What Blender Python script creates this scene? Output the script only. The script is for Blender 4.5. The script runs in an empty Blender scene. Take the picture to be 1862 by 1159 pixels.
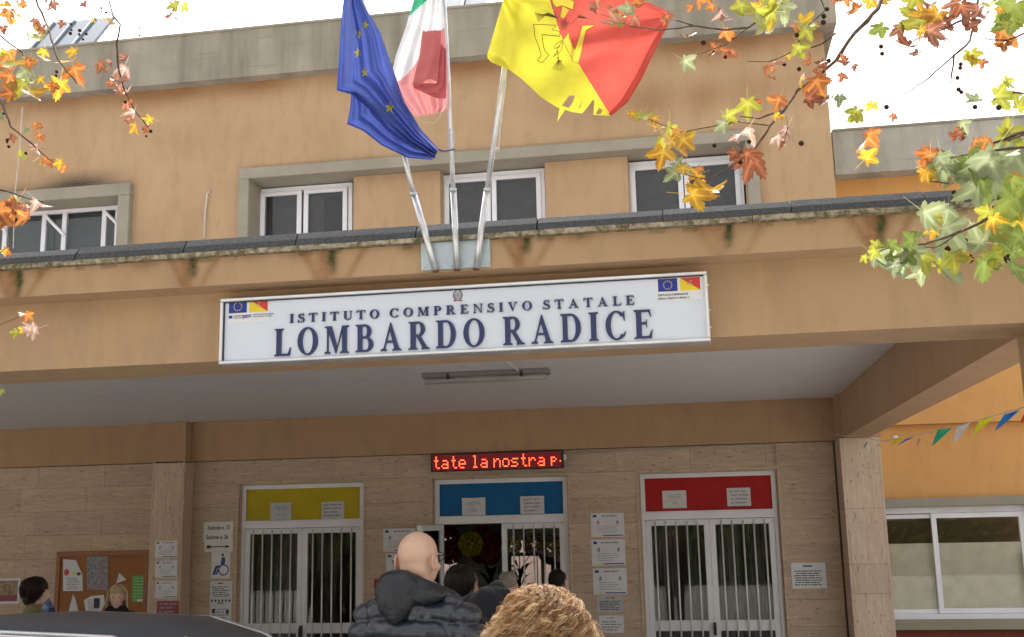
import bpy, bmesh, math, random
import numpy as np
from mathutils import Vector, Matrix, Quaternion
random.seed(7); rng = np.random.default_rng(7)
sc = bpy.context.scene
col = sc.collection
rad = math.radians

# ------------------------------------------------------------------ camera
W_PX, H_PX, F_PX = 1862.0, 1159.0, 1987.0
YAW, PITCH, ROLL = rad(9.3), rad(10.73), rad(1.25)
CAM = Vector((0, -12.5, 2.02))
fw = Vector((-math.sin(YAW)*math.cos(PITCH), math.cos(YAW)*math.cos(PITCH), math.sin(PITCH)))
r0 = Vector((math.cos(YAW), math.sin(YAW), 0)); d0 = fw.cross(r0)
rt = r0*math.cos(ROLL)+d0*math.sin(ROLL); dn = -r0*math.sin(ROLL)+d0*math.cos(ROLL)
cd = bpy.data.cameras.new('camera'); cam = bpy.data.objects.new('camera', cd); col.objects.link(cam)
m3 = Matrix((rt, -dn, -fw)).transposed()
cam.matrix_world = Matrix.Translation(CAM) @ m3.to_4x4()
cd.sensor_width = 36; cd.lens = F_PX/W_PX*36; cd.clip_end = 2000; cd.clip_start = .05
sc.camera = cam

# ------------------------------------------------------------------ light
SUN_EL, SUN_AZ = rad(52), rad(-20)        # azimuth: direction the light comes from (compass, 180 = behind the camera)
world = bpy.data.worlds.new('World'); sc.world = world; world.use_nodes = True
nt = world.node_tree; nt.nodes.clear()
sky = nt.nodes.new('ShaderNodeTexSky'); sky.sky_type = 'NISHITA'; sky.sun_disc = False
sky.sun_elevation = SUN_EL; sky.sun_rotation = SUN_AZ; sky.air_density = 1.2; sky.dust_density = 6; sky.ozone_density = 1
hs = nt.nodes.new('ShaderNodeHueSaturation'); hs.inputs['Saturation'].default_value = .12
bg = nt.nodes.new('ShaderNodeBackground'); bg.inputs['Strength'].default_value = .15
wo = nt.nodes.new('ShaderNodeOutputWorld')
nt.links.new(sky.outputs[0], hs.inputs['Color']); nt.links.new(hs.outputs[0], bg.inputs['Color']); nt.links.new(bg.outputs[0], wo.inputs['Surface'])
sl = bpy.data.lights.new('sun', 'SUN'); sl.energy = 2.2; sl.angle = rad(10); sl.color = (1, .95, .88)
so = bpy.data.objects.new('sun', sl); col.objects.link(so)
sdir = Vector((math.sin(SUN_AZ)*math.cos(SUN_EL), math.cos(SUN_AZ)*math.cos(SUN_EL), math.sin(SUN_EL)))
so.rotation_euler = sdir.to_track_quat('Z', 'Y').to_euler(); so.location = (0, -20, 20)
vs = sc.view_settings; vs.view_transform = 'Standard'; vs.look = 'None'; vs.gamma = 1; vs.exposure = 1.32
try: vs.use_curve_mapping = False
except Exception: pass

def ray(x, y): return rt*((x-W_PX/2)/F_PX)+dn*((y-H_PX/2)/F_PX)+fw
def at(x, y, Y):
    "point of the plane Y = const that the photograph shows at (x, y)"
    d = ray(x, y); s = (Y-CAM.y)/d.y
    return CAM+d*s
def PM(Y): return (Y-CAM.y)/F_PX*1.0          # metres per photo pixel at that depth

# ------------------------------------------------------------------ object helpers
def tag(o, label=None, cat=None, group=None, kind=None):
    if label: o['label'] = label
    if cat: o['category'] = cat
    if group: o['group'] = group
    if kind: o['kind'] = kind
    return o
def empty(name, loc, label=None, cat=None, group=None, kind=None):
    o = bpy.data.objects.new(name, None); o.empty_display_size = .1; o.location = loc; col.objects.link(o)
    return tag(o, label, cat, group, kind)
def wloc(o):
    v = Vector((0, 0, 0))
    while o is not None:
        if o.type == 'EMPTY': return Vector(o.location)
        o = o.parent
    return v
def setp(o, parent):
    if parent is not None:
        o.parent = parent
        if parent.type == 'EMPTY': o.matrix_parent_inverse = Matrix.Translation(-Vector(parent.location))
def link(name, me, parent=None):
    o = bpy.data.objects.new(name, me); col.objects.link(o); setp(o, parent); return o
class MB:
    def __init__(s): s.v = []; s.f = []; s.mi = []; s.cur = 0; s.mats = []
    def m(s, mat):
        if mat not in s.mats: s.mats.append(mat)
        s.cur = s.mats.index(mat); return s
    def add(s, vs_, fs):
        b = len(s.v); s.v += [tuple(v) for v in vs_]; s.f += [tuple(i+b for i in f) for f in fs]; s.mi += [s.cur]*len(fs); return s
    def box(s, x0, x1, y0, y1, z0, z1):
        return s.add([(x0,y0,z0),(x1,y0,z0),(x1,y1,z0),(x0,y1,z0),(x0,y0,z1),(x1,y0,z1),(x1,y1,z1),(x0,y1,z1)],
                     [(3,2,1,0),(4,5,6,7),(0,1,5,4),(1,2,6,5),(2,3,7,6),(3,0,4,7)])
    def tube(s, pts, r, n=8, cap=True):
        pts = [Vector(p) for p in pts]; k = len(pts)
        rs = r if isinstance(r, (list, tuple)) else [r]*k
        b = []; up = None; fs = []
        for i, p in enumerate(pts):
            t = (pts[min(i+1, k-1)]-pts[max(i-1, 0)])
            t = t.normalized() if t.length > 1e-9 else Vector((0,0,1))
            if up is None: up = t.orthogonal().normalized()
            up = (up-t*up.dot(t)); up = up.normalized() if up.length > 1e-6 else t.orthogonal().normalized()
            w = t.cross(up)
            for j in range(n):
                a = 2*math.pi*j/n; b.append(p+(up*math.cos(a)+w*math.sin(a))*rs[i])
        for i in range(k-1):
            for j in range(n):
                fs.append((i*n+j, i*n+(j+1) % n, (i+1)*n+(j+1) % n, (i+1)*n+j))
        if cap: fs.append(tuple(range(n))[::-1]); fs.append(tuple((k-1)*n+j for j in range(n)))
        return s.add(b, fs)
    def prism(s, poly, y0, y1):
        "poly: (x, z) outline seen from -Y; extruded from y0 (front) to y1"
        n = len(poly)
        return s.add([(x, y0, z) for x, z in poly]+[(x, y1, z) for x, z in poly],
                     [tuple(range(n)), tuple(range(2*n-1, n-1, -1))]+[((i+1) % n, i, n+i, n+(i+1) % n) for i in range(n)])
    def flat(s, poly, y):
        return s.add([(x, y, z) for x, z in poly], [tuple(range(len(poly)))])
    def ball(s, c, r, nu=10, nv=6):
        c = Vector(c); r = Vector((r, r, r)) if not hasattr(r, '__len__') else Vector(r)
        vs_ = [c+Vector((0, 0, r.z))]; fs = []
        for i in range(1, nv):
            th = math.pi*i/nv
            for j in range(nu):
                a = 2*math.pi*j/nu; vs_.append(c+Vector((r.x*math.sin(th)*math.cos(a), r.y*math.sin(th)*math.sin(a), r.z*math.cos(th))))
        vs_.append(c-Vector((0, 0, r.z))); L = len(vs_)-1
        for j in range(nu):
            fs.append((0, 1+j, 1+(j+1) % nu)); fs.append((L, 1+(nv-2)*nu+(j+1) % nu, 1+(nv-2)*nu+j))
            for i in range(nv-2):
                a = 1+i*nu; b2 = a+nu; fs.append((a+j, b2+j, b2+(j+1) % nu, a+(j+1) % nu))
        return s.add(vs_, fs)
    def build(s, name, mat=None, parent=None, smooth=False, bevel=0):
        me = bpy.data.meshes.new(name); me.from_pydata(s.v, [], s.f)
        if mat is not None: me.materials.append(mat)
        else:
            for m_ in s.mats: me.materials.append(m_)
            me.polygons.foreach_set('material_index', s.mi)
        bm = bmesh.new(); bm.from_mesh(me); bmesh.ops.recalc_face_normals(bm, faces=bm.faces)
        if bevel:
            es = [e for e in bm.edges if len(e.link_faces) == 2 and e.calc_face_angle(0) > .6]
            bmesh.ops.bevel(bm, geom=es, offset=bevel, segments=1, affect='EDGES', clamp_overlap=True)
        bm.to_mesh(me); bm.free()
        if smooth:
            me.polygons.foreach_set('use_smooth', [True]*len(me.polygons))
        return link(name, me, parent)

# ------------------------------------------------------------------ materials
def mk(name):
    m = bpy.data.materials.new(name); m.use_nodes = True
    n = m.node_tree; b = n.nodes['Principled BSDF']; return m, n, b
def N(n, t, **kw):
    o = n.nodes.new(t)
    for k, v in kw.items():
        if k in o.inputs: o.inputs[k].default_value = v
        else: setattr(o, k, v)
    return o
def mixc(n, fac, a, b, mode='MIX'):
    x = n.nodes.new('ShaderNodeMix'); x.data_type = 'RGBA'; x.blend_type = mode
    for i, v in ((0, fac), (6, a), (7, b)):
        if hasattr(v, 'is_output') or isinstance(v, bpy.types.NodeSocket): n.links.new(v, x.inputs[i])
        else: x.inputs[i].default_value = (*v, 1) if hasattr(v, '__len__') and len(v) == 3 else v
    return x.outputs[2]
def noise(n, scale, detail=4, vec=(1, 1, 1), rough=.55, dist=0):
    g = n.nodes.new('ShaderNodeNewGeometry'); mp = n.nodes.new('ShaderNodeMapping'); mp.inputs['Scale'].default_value = vec
    n.links.new(g.outputs['Position'], mp.inputs['Vector'])
    t = N(n, 'ShaderNodeTexNoise'); t.inputs['Scale'].default_value = scale; t.inputs['Detail'].default_value = detail
    t.inputs['Roughness'].default_value = rough; t.inputs['Distortion'].default_value = dist
    n.links.new(mp.outputs[0], t.inputs['Vector']); return t.outputs['Fac']
def ramp(n, fac, a, b, ca=(0, 0, 0), cb=(1, 1, 1)):
    r = n.nodes.new('ShaderNodeValToRGB'); r.color_ramp.elements[0].position = a; r.color_ramp.elements[1].position = b
    r.color_ramp.elements[0].color = (*ca, 1); r.color_ramp.elements[1].color = (*cb, 1)
    n.links.new(fac, r.inputs[0]); return r.outputs[0]
def bump(n, b, h, strength, dist):
    bp = n.nodes.new('ShaderNodeBump'); bp.inputs['Strength'].default_value = strength; bp.inputs['Distance'].default_value = dist
    n.links.new(h, bp.inputs['Height']); n.links.new(bp.outputs[0], b.inputs['Normal'])
def plain(name, c, rough=.6, metal=0, c2=None, scale=6, spec=.5, bmp=0, bscale=80, vec=(1, 1, 1), coat=0):
    m, n, b = mk(name); b.inputs['Roughness'].default_value = rough; b.inputs['Metallic'].default_value = metal
    b.inputs['Specular IOR Level'].default_value = spec; b.inputs['Coat Weight'].default_value = coat
    c2 = c2 or tuple(x*.86 for x in c)
    n.links.new(mixc(n, ramp(n, noise(n, scale, 5, vec), .35, .65), c, c2), b.inputs['Base Color'])
    if bmp: bump(n, b, noise(n, bscale, 3), bmp, .004)
    return m
def render_mat(name, c, cd_, stain=False):
    "painted render: faint patches, roller texture, optional stain and moss attributes"
    m, n, b = mk(name); b.inputs['Roughness'].default_value = .88; b.inputs['Specular IOR Level'].default_value = .25
    k = mixc(n, ramp(n, noise(n, 1.1, 6, (1, 1, 1), .6), .3, .75), c, cd_)
    k = mixc(n, ramp(n, noise(n, 7, 6, (1, 1, .3), .65), .48, .85), k, tuple(x*.87 for x in cd_))
    k = mixc(n, ramp(n, noise(n, 60, 2), .62, .8), k, tuple(x*.9 for x in c))
    if stain:
        soot = (.05, .042, .04) if name.endswith('upper') else (.045, .06, .018)
        for nm, cc, w in (('stain', tuple(x*y for x, y in zip(c, (.58, .45, .36))), .75), ('moss', soot, 1.0)):
            a = N(n, 'ShaderNodeAttribute', attribute_name=nm)
            mu = N(n, 'ShaderNodeMath', operation='MULTIPLY'); n.links.new(a.outputs['Fac'], mu.inputs[0])
            ad = N(n, 'ShaderNodeMath', operation='ADD'); ad.inputs[1].default_value = .45; n.links.new(noise(n, 45, 4), ad.inputs[0]); n.links.new(ad.outputs[0], mu.inputs[1])
            mu.use_clamp = True
            k = mixc(n, mu.outputs[0], k, cc)
    n.links.new(k, b.inputs['Base Color']); bump(n, b, noise(n, 130, 3), .25, .003); return m
def travertine(name, vec, c=(.60, .46, .345), c2=(.45, .33, .235)):
    m, n, b = mk(name); b.inputs['Roughness'].default_value = .55; b.inputs['Specular IOR Level'].default_value = .35
    k = mixc(n, ramp(n, noise(n, 3.2, 7, vec, .65, .4), .25, .75), c, c2)
    k = mixc(n, ramp(n, noise(n, 11, 6, vec, .7), .5, .7), k, tuple(x*1.12 for x in c))
    oi = n.nodes.new('ShaderNodeObjectInfo')
    hv = n.nodes.new('ShaderNodeHueSaturation'); mr = N(n, 'ShaderNodeMapRange'); mr.inputs[3].default_value = .93; mr.inputs[4].default_value = 1.05
    n.links.new(oi.outputs['Random'], mr.inputs[0]); n.links.new(mr.outputs[0], hv.inputs['Value']); n.links.new(k, hv.inputs['Color'])
    pv = tuple(.8 if v < 1 else 3.4 for v in vec)
    pits = ramp(n, noise(n, 15, 6, pv, .72, .4), .585, .66)
    k = mixc(n, pits, hv.outputs[0], (.12, .075, .05))
    n.links.new(k, b.inputs['Base Color']); inv = N(n, 'ShaderNodeInvert'); n.links.new(pits, inv.inputs['Color']); bump(n, b, inv.outputs[0], .4, .004); return m
def concrete(name, c, streak=True):
    m, n, b = mk(name); b.inputs['Roughness'].default_value = .92; b.inputs['Specular IOR Level'].default_value = .2
    k = mixc(n, ramp(n, noise(n, 2.2, 7, (1, 1, 1), .65), .3, .7), c, tuple(x*.78 for x in c))
    if streak:
        k = mixc(n, ramp(n, noise(n, 2.6, 6, (1, 1, .12), .65), .45, .72), k, tuple(x*.5 for x in c))
        k = mixc(n, ramp(n, noise(n, 5, 5, (.25, .25, 3), .7), .58, .7), k, tuple(x*.68 for x in c))
    n.links.new(k, b.inputs['Base Color']); bump(n, b, noise(n, 40, 5, (.4, .4, 2.5)), .4, .006); return m
def glass(name, tint=(.96, .96, .945), dark=0.0):
    m = bpy.data.materials.new(name); m.use_nodes = True; n = m.node_tree; n.nodes.clear()
    o = n.nodes.new('ShaderNodeOutputMaterial'); tr = n.nodes.new('ShaderNodeBsdfTransparent'); tr.inputs[0].default_value = (*tint, 1)
    gl = n.nodes.new('ShaderNodeBsdfGlossy'); gl.inputs['Roughness'].default_value = .02
    fr = N(n, 'ShaderNodeFresnel', IOR=1.42); mx = n.nodes.new('ShaderNodeMixShader')
    n.links.new(fr.outputs[0], mx.inputs[0]); n.links.new(tr.outputs[0], mx.inputs[1]); n.links.new(gl.outputs[0], mx.inputs[2]); n.links.new(mx.outputs[0], o.inputs[0]); return m
def cloth(name, c, tr=.45, c2=None):
    m = bpy.data.materials.new(name); m.use_nodes = True; n = m.node_tree; b = n.nodes['Principled BSDF']; o = n.nodes['Material Output']
    k = mixc(n, ramp(n, noise(n, 14, 4), .35, .7), c, c2 or tuple(x*.85 for x in c))
    b.inputs['Roughness'].default_value = .75; b.inputs['Specular IOR Level'].default_value = .3
    t = n.nodes.new('ShaderNodeBsdfTranslucent'); mx = n.nodes.new('ShaderNodeMixShader'); mx.inputs[0].default_value = tr
    n.links.new(k, b.inputs['Base Color']); n.links.new(k, t.inputs[0])
    n.links.new(b.outputs[0], mx.inputs[1]); n.links.new(t.outputs[0], mx.inputs[2]); n.links.new(mx.outputs[0], o.inputs[0]); return m
def leafmat(name, c, c2):
    m = bpy.data.materials.new(name); m.use_nodes = True; n = m.node_tree; b = n.nodes['Principled BSDF']; o = n.nodes['Material Output']
    tc = n.nodes.new('ShaderNodeTexCoord'); t = N(n, 'ShaderNodeTexNoise'); t.inputs['Scale'].default_value = 1.6; t.inputs['Detail'].default_value = 6
    oi = n.nodes.new('ShaderNodeObjectInfo'); vm = N(n, 'ShaderNodeVectorMath', operation='ADD'); n.links.new(tc.outputs['Object'], vm.inputs[0]); n.links.new(oi.outputs['Location'], vm.inputs[1])
    n.links.new(vm.outputs[0], t.inputs['Vector'])
    k = mixc(n, ramp(n, t.outputs[0], .38, .66), c, c2)
    a = N(n, 'ShaderNodeAttribute', attribute_name='vein'); k = mixc(n, a.outputs['Fac'], k, tuple(min(1, x*1.5+.04) for x in c))
    hv = n.nodes.new('ShaderNodeHueSaturation'); mr = N(n, 'ShaderNodeMapRange'); mr.inputs[3].default_value = .7; mr.inputs[4].default_value = 1.2
    n.links.new(oi.outputs['Random'], mr.inputs[0]); n.links.new(mr.outputs[0], hv.inputs['Value']); n.links.new(k, hv.inputs['Color']); k = hv.outputs[0]
    b.inputs['Roughness'].default_value = .42
    tl = n.nodes.new('ShaderNodeBsdfTranslucent'); mx = n.nodes.new('ShaderNodeMixShader'); mx.inputs[0].default_value = .42
    n.links.new(k, b.inputs['Base Color']); n.links.new(k, tl.inputs[0])
    n.links.new(b.outputs[0], mx.inputs[1]); n.links.new(tl.outputs[0], mx.inputs[2]); n.links.new(mx.outputs[0], o.inputs[0]); return m

M = dict(
 orange=render_mat('peach_render', (.50, .335, .205), (.42, .28, .17)),
 fascia=render_mat('peach_render_stained', (.48, .32, .195), (.395, .26, .155), True),
 uwall=render_mat('peach_render_upper', (.49, .33, .195), (.405, .265, .155), True),
 wing=render_mat('orange_render', (.68, .36, .13), (.62, .32, .115)),
 beam=render_mat('tan_render', (.47, .30, .18), (.41, .255, .155)),
 redbrown=render_mat('red_brown_plinth', (.22, .07, .04), (.18, .06, .035)),
 ceiling=render_mat('grey_ceiling_paint', (.74, .70, .70), (.68, .65, .65)),
 conc=concrete('streaked_concrete', (.36, .325, .26)), surr=concrete('grey_concrete_surround', (.35, .315, .25), False),
 conc2=concrete('pale_concrete', (.50, .48, .43)),
 trav=travertine('travertine_slab', (.35, .35, 2.6)), travp=travertine('travertine_pillar', (2.4, 2.4, .3), (.62, .48, .37), (.49, .355, .26)),
 grout=plain('grout', (.16, .12, .09), .9),
 bitumen=plain('bitumen_felt', (.095, .098, .105), .95, 0, (.055, .057, .062), 90, .2, .6, 300),
 drip=plain('mossy_drip_stone', (.42, .36, .28), .9, 0, (.10, .095, .045), 34, .2, .5, 120),
 alu=plain('white_aluminium', (.80, .80, .84), .38, .05, (.74, .74, .78), 4), alud=plain('grey_aluminium', (.24, .23, .23), .4, .3),
 steel=plain('steel_bar', (.80, .79, .78), .32, .35), chrome=plain('chrome_strip', (.80, .80, .84), .30, .6),
 galv=plain('galvanised_steel', (.50, .56, .60), .45, .35, (.40, .46, .50), 12), polem=plain('pole_steel', (.70, .71, .73), .28, .75, (.52, .53, .55), 14),
 rust=plain('rust', (.16, .06, .025), .9), glass=glass('window_glass'), dark=plain('dark_void', (.012, .012, .014), .7),
 black=plain('black_plastic', (.015, .015, .017), .4), yellow=plain('yellow_panel', (.50, .38, .004), .5, 0, (.44, .33, .004), 5, .25), blue=plain('blue_panel', (.004, .12, .32), .5, 0, (.004, .10, .27), 5, .25),
 red=plain('red_panel', (.42, .010, .012), .5, 0, (.34, .008, .010), 5, .25), white=plain('white_paint', (.78, .78, .78), .5), paper=plain('paper', (.72, .72, .75), .6, 0, (.66, .66, .70)),
 plastic=plain('plastic_sleeve', (.55, .55, .58), .12, 0, (.48, .48, .5), 30), ink=plain('ink', (.03, .03, .05), .6), inkgrey=plain('grey_ink', (.28, .28, .32), .6), inkblue=plain('blue_ink', (.03, .06, .35), .5),
 signw=plain('sign_face', (.66, .70, .80), .22, 0, (.64, .68, .78), 2), navy=plain('navy_letters', (.018, .028, .115), .35), eu=plain('eu_blue', (.012, .03, .28), .5), star=plain('star_yellow', (.85, .65, .02), .5),
 pred=plain('print_red', (.62, .035, .03), .5), pyel=plain('print_yellow', (.8, .6, .02), .5), wood=plain('orange_wood', (.34, .13, .035), .45, 0, (.24, .085, .022), 12, .5, 0, 80, (1, 1, 6)), cork=plain('cork_board', (.36, .15, .05), .8, 0, (.29, .115, .038), 30),
 green=plain('green_paper', (.16, .42, .09), .6), maroon=plain('maroon_card', (.25, .012, .03), .4), inner=plain('room_wall', (.50, .49, .46), .8), floor=plain('room_floor', (.2, .18, .16), .4), curtain=plain('grey_curtain', (.26, .26, .27), .8, 0, (.10, .10, .105), 8, .3, 0, 80, (4, 1, .3)),
 skin=plain('skin', (.62, .36, .27), .48, 0, (.55, .29, .21), 20, .4), skin2=plain('skin_fair', (.80, .52, .42), .5), jean=plain('dark_trousers', (.03, .035, .05), .85), shoe=plain('shoe_leather', (.03, .02, .015), .5),
 car=plain('car_paint', (.10, .115, .15), .42, .2, (.095, .11, .14), 3, .5, 0, 80, (1, 1, 1), .15), tyre=plain('tyre', (.02, .02, .02), .9), carglass=plain('tinted_glass', (.01, .012, .014), .05, 0, None, 3, 1.0),
 bark=plain('twig_bark', (.15, .10, .07), .85, 0, (.07, .045, .035), 40, .2), trunk=plain('plane_bark', (.30, .28, .20), .9, 0, (.14, .13, .09), 6, .2), ballm=plain('seed_ball', (.075, .035, .02), .95, 0, (.04, .02, .012), 120, .1, 1, 300),
 bounce_ground=plain('pale_bounce_ground', (.46, .44, .40), .95, 0, (.41, .39, .355), 3, .2, .3, 200), paving=plain('paving', (.50, .48, .44), .85, 0, (.44, .42, .38), 2), rope=plain('pale_rope', (.62, .60, .55), .8), cable=plain('cable', (.45, .42, .38), .6),  # unseen ground made this pale to bounce light under the canopy
)
def emis(name, c, s):
    m, n, b = mk(name); b.inputs['Base Color'].default_value = (.02, .0, .0, 1); b.inputs['Emission Color'].default_value = (*c, 1); b.inputs['Emission Strength'].default_value = s; return m
M['led'] = emis('led_red', (1, .09, .03), 2.2)

# ================================================================== SETTING
def struct(name, mb, mat, smooth=False):
    return tag(mb.build(name, mat, None, smooth), kind='structure')
struct('ground', MB().box(-150, 150, -150, 150, -.3, 0), M['bounce_ground'])
struct('pavement', MB().box(-30, 8, -5.9, 2.2, .004, .12).box(-1.9, 8, -9.6, -5.9, .004, .12), M['paving'])

# ================================================================== SCHOOL BUILDING
B = empty('school_building', (-3, 0, 0), 'peach rendered school building with projecting entrance canopy and travertine door wall', 'building')
WZ = 2.86     # top of the stone wall and soffit of every beam
# --- upper storey wall with two window openings
LX = -16.0; RX = 1.745
def grid_wall(name, x0, x1, z0, z1, y, holes, mat, fn=None, step=.1):
    xs = sorted(set([x0, x1]+[h for a in holes for h in a[:2]]+list(np.arange(x0, x1, step)))); zs = sorted(set([z0, z1]+[h for a in holes for h in a[2:]]+list(np.arange(z0, z1, step))))
    V = [(x, y, z) for z in zs for x in xs]; nx = len(xs); F = []
    for j in range(len(zs)-1):
        for i in range(nx-1):
            cx_, cz_ = (xs[i]+xs[i+1])/2, (zs[j]+zs[j+1])/2
            if any(a < cx_ < b and c < cz_ < d for a, b, c, d in holes): continue
            F.append((j*nx+i, j*nx+i+1, (j+1)*nx+i+1, (j+1)*nx+i))
    me = bpy.data.meshes.new(name); me.from_pydata(V, [], F); me.materials.append(mat)
    if fn:
        for nm in ('stain', 'moss'):
            a = me.attributes.new(nm, 'FLOAT', 'POINT'); a.data.foreach_set('value', [fn(nm, v[0], v[2]) for v in V])
    return link(name, me, B)
H1 = (-5.33, .74, 4.9, 6.39); H2 = (-12.5, -7.11, 4.9, 6.30)
g = lambda x, s: math.exp(-(x/s)**2)
def upper_stain(nm, x, z):
    if nm == 'stain': return min(1, 1.5*g(z-7.66, .17)*(.6+.4*math.sin(x*3.1)*math.sin(x*1.3+1))+.8*g(z-7.0, .22)*g(x+.1, 1.7)*(.5+.5*math.sin(x*5)**2)+.5*g(x+6.15, .05)*(z < 6.1))
    return .95*g(z-6.5, .12)*g(x+7.7, .5)+.6*g(z-6.43, .06)*g(x+8.6, .6) if z > 6.36 else 0
grid_wall('upper_wall', LX, RX, 3.0, 7.69, 0, [H1, H2], M['uwall'], upper_stain)
MB().box(RX-.02, RX, .002, 9, 3.0, 7.69).box(LX, RX, 9, 9.2, 3.5, 7.69).build('side_wall', M['uwall'], B)
MB().box(LX, RX+.14, -.17, 9.3, 7.69, 8.33).build('roof_band', M['conc'], B)
MB().box(LX, RX+.16, -.19, 9.3, 8.332, 8.36).build('roof_capping', M['surr'], B)
# --- window surrounds, recesses, panels, windows
def surround(x0, x1, z0, z1, w, yb):
    a = MB(); a.box(x0, x1, -.1, yb, z1-w, z1); a.box(x0, x0+w, -.1, yb, z0, z1-w-.0015); a.box(x1-w, x1, -.1, yb, z0, z1-w-.0015)
    return a.build('window_surround', M['surr'], B, bevel=.008)
surround(-5.47, .90, 4.6, 6.50, .14, .62); surround(-12.6, -6.93, 4.6, 6.43, .16, .62)
MB().box(-12.6, .9, .64, .7, 4.6, 6.45).build('recess_back', M['dark'], B)
for x0, x1 in ((at(643, 312, .12).x, at(800, 300, .12).x), (at(990, 287, .12).x, at(1140, 278, .12).x)):
    MB().box(x0, x1, .12, .6, 4.6, 6.355).build('infill_panel', M['uwall'], B)
def window(x0, x1, z0, z1, y, sashes, fw_=.055, dark=M['dark'], gap=False):
    w = MB(); w.box(x0, x1, y, y+.06, z1-fw_, z1).box(x0, x0+fw_, y, y+.06, z0, z1-fw_-.001).box(x1-fw_, x1, y, y+.06, z0, z1-fw_-.001)
    wo_ = w.build('window', M['alu'], B, bevel=.004)
    for (a, b_) in sashes:
        s = MB(); s.box(a, b_, y-.015, y+.03, z1-fw_-.055, z1-fw_-.004); s.box(a, a+.06, y-.015, y+.03, z0, z1-fw_-.056); s.box(b_-.06, b_, y-.015, y+.03, z0, z1-fw_-.056)
        s.box(a+.06, b_-.06, y-.015, y+.03, z0, z0+.05)
        s.build('sash', M['alu'], wo_, bevel=.003)
        MB().box(a+.06, b_-.06, y+.004, y+.01, z0+.05, z1-fw_-.056).build('pane', M['glass'], wo_)
        MB().box(a+.055, b_-.055, y+.07, y+.075, z0, z1-fw_-.02).build('roller_blind', M['blindd'], wo_)
    return wo_
M['blindd'] = plain('dark_blind', (.05, .05, .055), .7, 0, (.035, .035, .04), 10)
WY_ = .30
X_ = lambda px, y=345, Y=None: at(px, y, WY_ if Y is None else Y).x
window(-5.329, X_(641, 330), 5.2, 6.345, WY_, ((X_(470), X_(549)), (X_(553), X_(632))))
window(X_(800, 318), X_(990, 304), 5.2, 6.345, WY_, ((X_(808), X_(892)), (X_(894), X_(984))))
window(X_(1142, 292), .738, 5.2, 6.335, WY_, ((X_(1147), X_(1243)), (X_(1245), .70)))
MB().box(-4.5, -4.0, .36, .5, 4.7, 6.2).build('recess_edge', M['dark'], B)
# left ribbon window with diagonal stays
w = MB(); w.box(-12.4, -7.12, .3, .35, 6.215, 6.265)
for px in (10, 80, 117, 189, 213):
    x = at(px, 400, .3).x; w.box(x-.03, x+.03, .3, .35, 5.0, 6.214)
for x in (-9.9, -10.5): w.box(x-.03, x+.03, .3, .35, 5.0, 6.214)
lw = w.build('window', M['alu'], B)
for (a, b_) in (((82, 392), (117, 428)), ((190, 384), (214, 408)), ((-10, 392), (12, 425))):
    p, q = at(*a, .29), at(*b_, .29); MB().tube([p, q], .026, 4).build('window_stay', M['alu'], lw)
PX_ = [-12.4]+[at(px, 400, .3).x for px in (10, 80, 117, 189, 213)]
for x0, x1 in zip(PX_[:-1], PX_[1:]):
    MB().box(x0+.031, x1-.031, .32, .325, 5.0, 6.213).build('pane', M['glass'], lw)
MB().box(-12.4, -7.12, .42, .425, 5.0, 6.24).build('roller_blind', plain('slate_blind', (.07, .08, .10), .7), lw)

# --- canopy: beams, fascia, drip, coping, ceiling
MB().box(LX, 2.02, -7.4, -6.97, WZ, 3.40).build('front_beam', M['fascia'], B)
drips = [(35, 500), (352, 470), (605, 455), (958, 430), (1325, 405), (1600, 390)]
dxs = [at(x, y, -7.57).x for x, y in drips]
ln = [.17, .10, .12, .08, .11, .17]; rngs = [random.uniform(.8, 1.3) for _ in dxs]
def fascia_stain(nm, x, z):
    v = 0; h = 3.345-z
    for i, d in enumerate(dxs):
        wob = .004*math.sin(z*31+i)
        if nm == 'moss': v += 1.25*g(x-d-wob, .016+.008*math.sin(h*30)**2)*max(0, 1-h/ln[i])**.5 if h < ln[i] else 0
        else:
            v += (.75*g(x-d+.03, .05*rngs[i])+.45*g(x-d+.13*rngs[i]-h*.5, .02)+.5*g(x-d-.14*rngs[i]+h*.6, .022))*max(0, 1-.3*h/.15)*(1 if i != 4 else .6)
    if nm == 'moss' and h < .010: v += .35*(math.sin(x*37)+math.sin(x*11+2) > .8)
    if nm == 'stain': v = 1.5*v+.35*g(h, .04)*max(0, math.sin(x*9)+math.sin(x*23))
    return min(1, v)
grid_wall('canopy_fascia', LX, 2.1, 3.21, 3.35, -7.57, [], M['fascia'], fascia_stain, .0125)
MB().box(LX, 2.1, -7.57, -7.401, 3.2085, 3.2095).box(LX, 2.1, -7.566, -7.3, 3.211, 3.40).build('fascia_soffit', M['orange'], B)
dm = MB(); x = LX
while x < 2.1:
    L = random.uniform(.25, .7); x1 = min(2.1, x+L); o_ = random.uniform(-.004, .003); dm.box(x, x1-.003, -7.605+o_, -7.5, 3.352, 3.374+random.uniform(-.003, .002)); x = x1
dm.build('drip_edge', M['drip'], B)
x = LX+.1; jx = [-3.02, -2.44, -1.86, -1.26, -.675, -.09, .485, 1.065, 1.65]
edges = [jx[0]-.585*k for k in range(22, 0, -1)]+jx+[2.12]
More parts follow.
